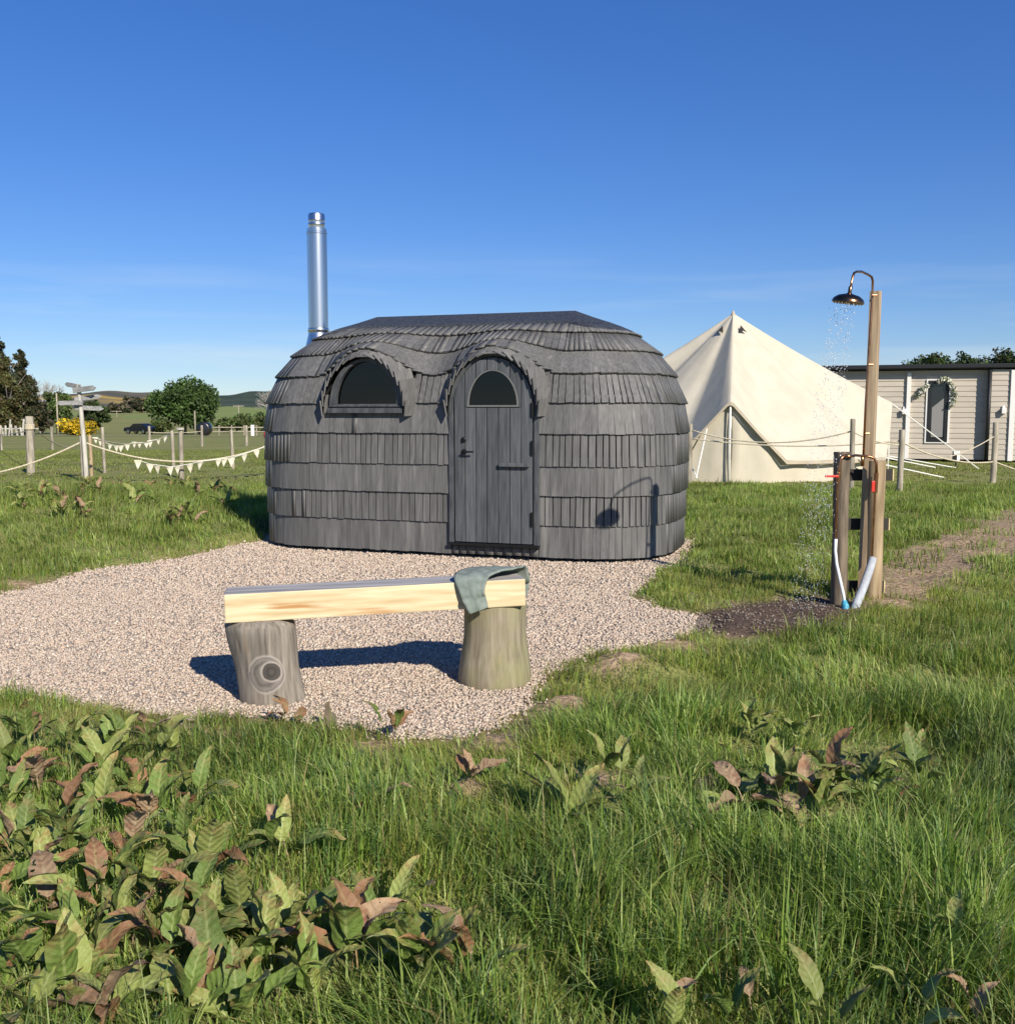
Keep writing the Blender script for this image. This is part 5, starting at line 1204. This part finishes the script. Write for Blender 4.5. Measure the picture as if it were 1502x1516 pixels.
# dead stalk at gravel edge
g_ = gp(485, 1082); mb = MB(); mb.add([(-.028, 0, -.02), (.03, .01, -.02), (.034, .02, .06), (.012, .015, .075), (.006, .0, .13), (-.008, .0, .125), (-.02, .01, .05), (-.026, .0, .03)] + [(-.028, .018, -.02), (.03, .028, -.02), (.034, .038, .06), (.012, .033, .075), (.006, .016, .13), (-.008, .016, .125), (-.02, .026, .05), (-.026, .018, .03)],
    [tuple(range(8)), tuple(range(15, 7, -1))] + [(i, 8 + i, 8 + (i + 1) % 8, (i + 1) % 8) for i in range(8)])
o = mb.build('dead_stalk', M['post_dark'], bevel=.002); o.location = (g_.x, g_.y, hz(g_.x, g_.y)); tag(o, 'dark dead stalk sticking up at the gravel edge', 'stalk')

# ------------------------------------------------------------------ grass
CABX = np.array([[CM @ Vector((x, y, 0)) for x, y in BASE[::6]]]).reshape(-1, 3)[:, :2]
def blades(name, P, n_per, L0, L1, w0, w1, segs, pal, sp, label, lean=.55, lscale=None):
    n = len(P)
    cid = np.repeat(np.arange(n), n_per); N_ = len(cid)
    tdir = 2 * PI * 1.6 * fbm(P, .9, 55) + RNG.normal(0, .35, n); tl = RNG.uniform(.75, 1.25, n)
    if lscale is not None: tl = tl * lscale
    off = RNG.normal(0, sp, (N_, 2)); base = P[cid] + off
    z = height(base) - .01
    ph = np.where(RNG.random(N_) < .42, np.arctan2(off[:, 1], off[:, 0]), tdir[cid]) + RNG.normal(0, .5, N_)
    Ln = RNG.uniform(L0, L1, N_) * tl[cid]; bend = np.clip(np.abs(RNG.normal(lean, .33, N_)), .05, 1.25); w = RNG.uniform(w0, w1, N_)
    dx, dy = np.cos(ph), np.sin(ph); fa = ph + PI / 2 + RNG.normal(0, .5, N_); wx, wy = np.cos(fa), np.sin(fa)
    tone = (.5 * fbm(P, .9, 21) + .5 * fbm(P, 3.3, 22))[cid]; pal = np.asarray(pal); pi = RNG.choice(len(pal), N_); c = pal[pi] * (RNG.uniform(.75, 1.25, N_) * (.30 + 1.4 * tone))[:, None]
    straw = RNG.random(N_) < .045 + .10 * (fbm(P, 1.7, 33)[cid] > .6); c[straw] = np.array([.30, .25, .10]) * RNG.uniform(.7, 1.2, (straw.sum(), 1))
    V = []; C = []
    for k in range(segs + 1):
        s = k / segs; h = Ln * (s - .42 * bend * s * s); r = Ln * bend * s * s * .8
        cx, cy, cz = base[:, 0] + dx * r, base[:, 1] + dy * r, z + h; ww = w * (1 - s ** 1.6) * .5
        if k < segs:
            V += [np.stack([cx - wx * ww, cy - wy * ww, cz], -1), np.stack([cx + wx * ww, cy + wy * ww, cz], -1)]; C += [c, c]
        else: V.append(np.stack([cx, cy, cz], -1)); C.append(c)
    m_ = 2 * segs + 1; V = np.stack(V, 1).reshape(-1, 3); C = np.stack(C, 1).reshape(-1, 3); o = np.arange(N_) * m_
    F_ = []
    for k in range(segs - 1): a = 2 * k; F_ += [np.stack([o + a, o + a + 1, o + a + 3], -1), np.stack([o + a, o + a + 3, o + a + 2], -1)]
    a = 2 * (segs - 1); F_.append(np.stack([o + a, o + a + 1, o + a + 2], -1))
    ob = npmesh(name, V, np.concatenate(F_), M['grass'], C, smooth=True); tag(ob, label, 'grass', kind='stuff'); return ob
def tufts(y0, y1, dens, x0=None, x1=None, keepsoil=.03):
    xm = y1 * .52 + .5; a, b_ = (-xm if x0 is None else x0), (xm if x1 is None else x1)
    n = int(dens * (b_ - a) * (y1 - y0)); P = sample_in(n, a, b_, y0, y1); P = P[infrustum(P)]
    sd = sdist(P, GV); P = P[sd > .0]; s = soilmask(P); P = P[RNG.random(len(P)) > s * (1 - keepsoil)]
    P = P[sdist(P, CABX) > .12]; return P
PAL = [(.205, .30, .055), (.245, .34, .065), (.165, .255, .055), (.31, .385, .10), (.125, .215, .065), (.36, .41, .15)]
PALW = [(.235, .295, .06), (.265, .31, .07), (.20, .265, .055), (.31, .325, .10)]
PALY = [(.31, .33, .07), (.27, .315, .065), (.37, .34, .12), (.22, .28, .06)]
def clump(P, s_=3.2, seed=71):
    q = np.clip((fbm(P, s_, seed) - .33) / .34, 0, 1); return q * q * (3 - 2 * q)
DOCKZ = pxpoly([(-150, 1060), (200, 1075), (300, 1130), (340, 1250), (420, 1350), (720, 1380), (760, 1480), (450, 1516), (-150, 1560)])
DOCKR = [pxpoly(q) for q in ([(1040, 1130), (1180, 1080), (1400, 1100), (1400, 1200), (1260, 1260), (1060, 1240)], [(790, 1150), (960, 1140), (960, 1240), (850, 1280), (790, 1240)])]
def patch(P):
    q = np.clip(.5 - sdist(P, DOCKZ) / .25, 0, 1)
    for z_ in DOCKR: q = np.maximum(q, 1.6 * np.clip(.5 - sdist(P, z_) / .15, 0, 1))
    return q
P = tufts(1.7, 4.8, 600); ye = np.exp(-np.clip(sdist(P, GV), 0, 9) / .35) + .55 * (fbm(P, 1.4, 61) > .58)
yl = RNG.random(len(P)) < ye * .8
ls = (.36 + .6 * fbm(P, 1.1, 41) + .75 * clump(P)) * (1 - .45 * np.exp(-np.clip(sdist(P, GV), 0, 9) / .45)) * (1 - .30 * patch(P))
# taller towards the lower right
ls *= np.clip(1.2 - .13 * (P[:, 1] - 2), .7, 1.2)
thin = RNG.random(len(P)) > .2 * patch(P); P, ls, yl = P[thin], ls[thin], yl[thin]
blades('grass', P[~yl], 12, .09, .21, .0038, .0085, 4, PAL, .032, 'long green grass of the near foreground', lean=.62, lscale=ls[~yl])
blades('grass', P[yl], 14, .06, .13, .003, .006, 3, PALY, .04, 'short yellowish grass along the near gravel edge', lean=.65, lscale=ls[yl] + .25)
P = tufts(4.8, 8.5, 330); yl = RNG.random(len(P)) < .25 + .6 * (fbm(P, .8, 61) > .52); ls = .35 + .5 * fbm(P, 1.1, 41) + .6 * clump(P)
blades('grass', P[~yl], 12, .07, .15, .004, .0085, 3, PAL + PALW[:2], .035, 'green grass around the shower base and gravel edge', lscale=ls[~yl])
blades('grass', P[yl], 12, .05, .11, .004, .008, 2, PALY, .04, 'yellow-green grass between the shower and foreground', lscale=ls[yl])
P = tufts(8.5, 19, 130); bank = np.exp(-((P[:, 0] + 6) / 3.4) ** 2 - ((P[:, 1] - 13.2) / 3.0) ** 2); ls = .35 + .45 * fbm(P, .8, 41) + .45 * clump(P, 2.2) + .8 * bank + .25 * (P[:, 0] > 2)
blades('grass', P, 10, .06, .14, .007, .014, 2, PAL + PALW + PALW, .05, 'rough grass on the bank and behind the shower', lscale=ls)
P = tufts(19, 46, 36); near_t = np.hypot(P[:, 0] - TC.x, P[:, 1] - TC.y) > 3.5; P = P[near_t]
blades('grass', P, 7, .03, .06, .02, .035, 1, PALW + [(.17, .16, .06)], .10, 'short mown lawn of the field beyond the ropes')
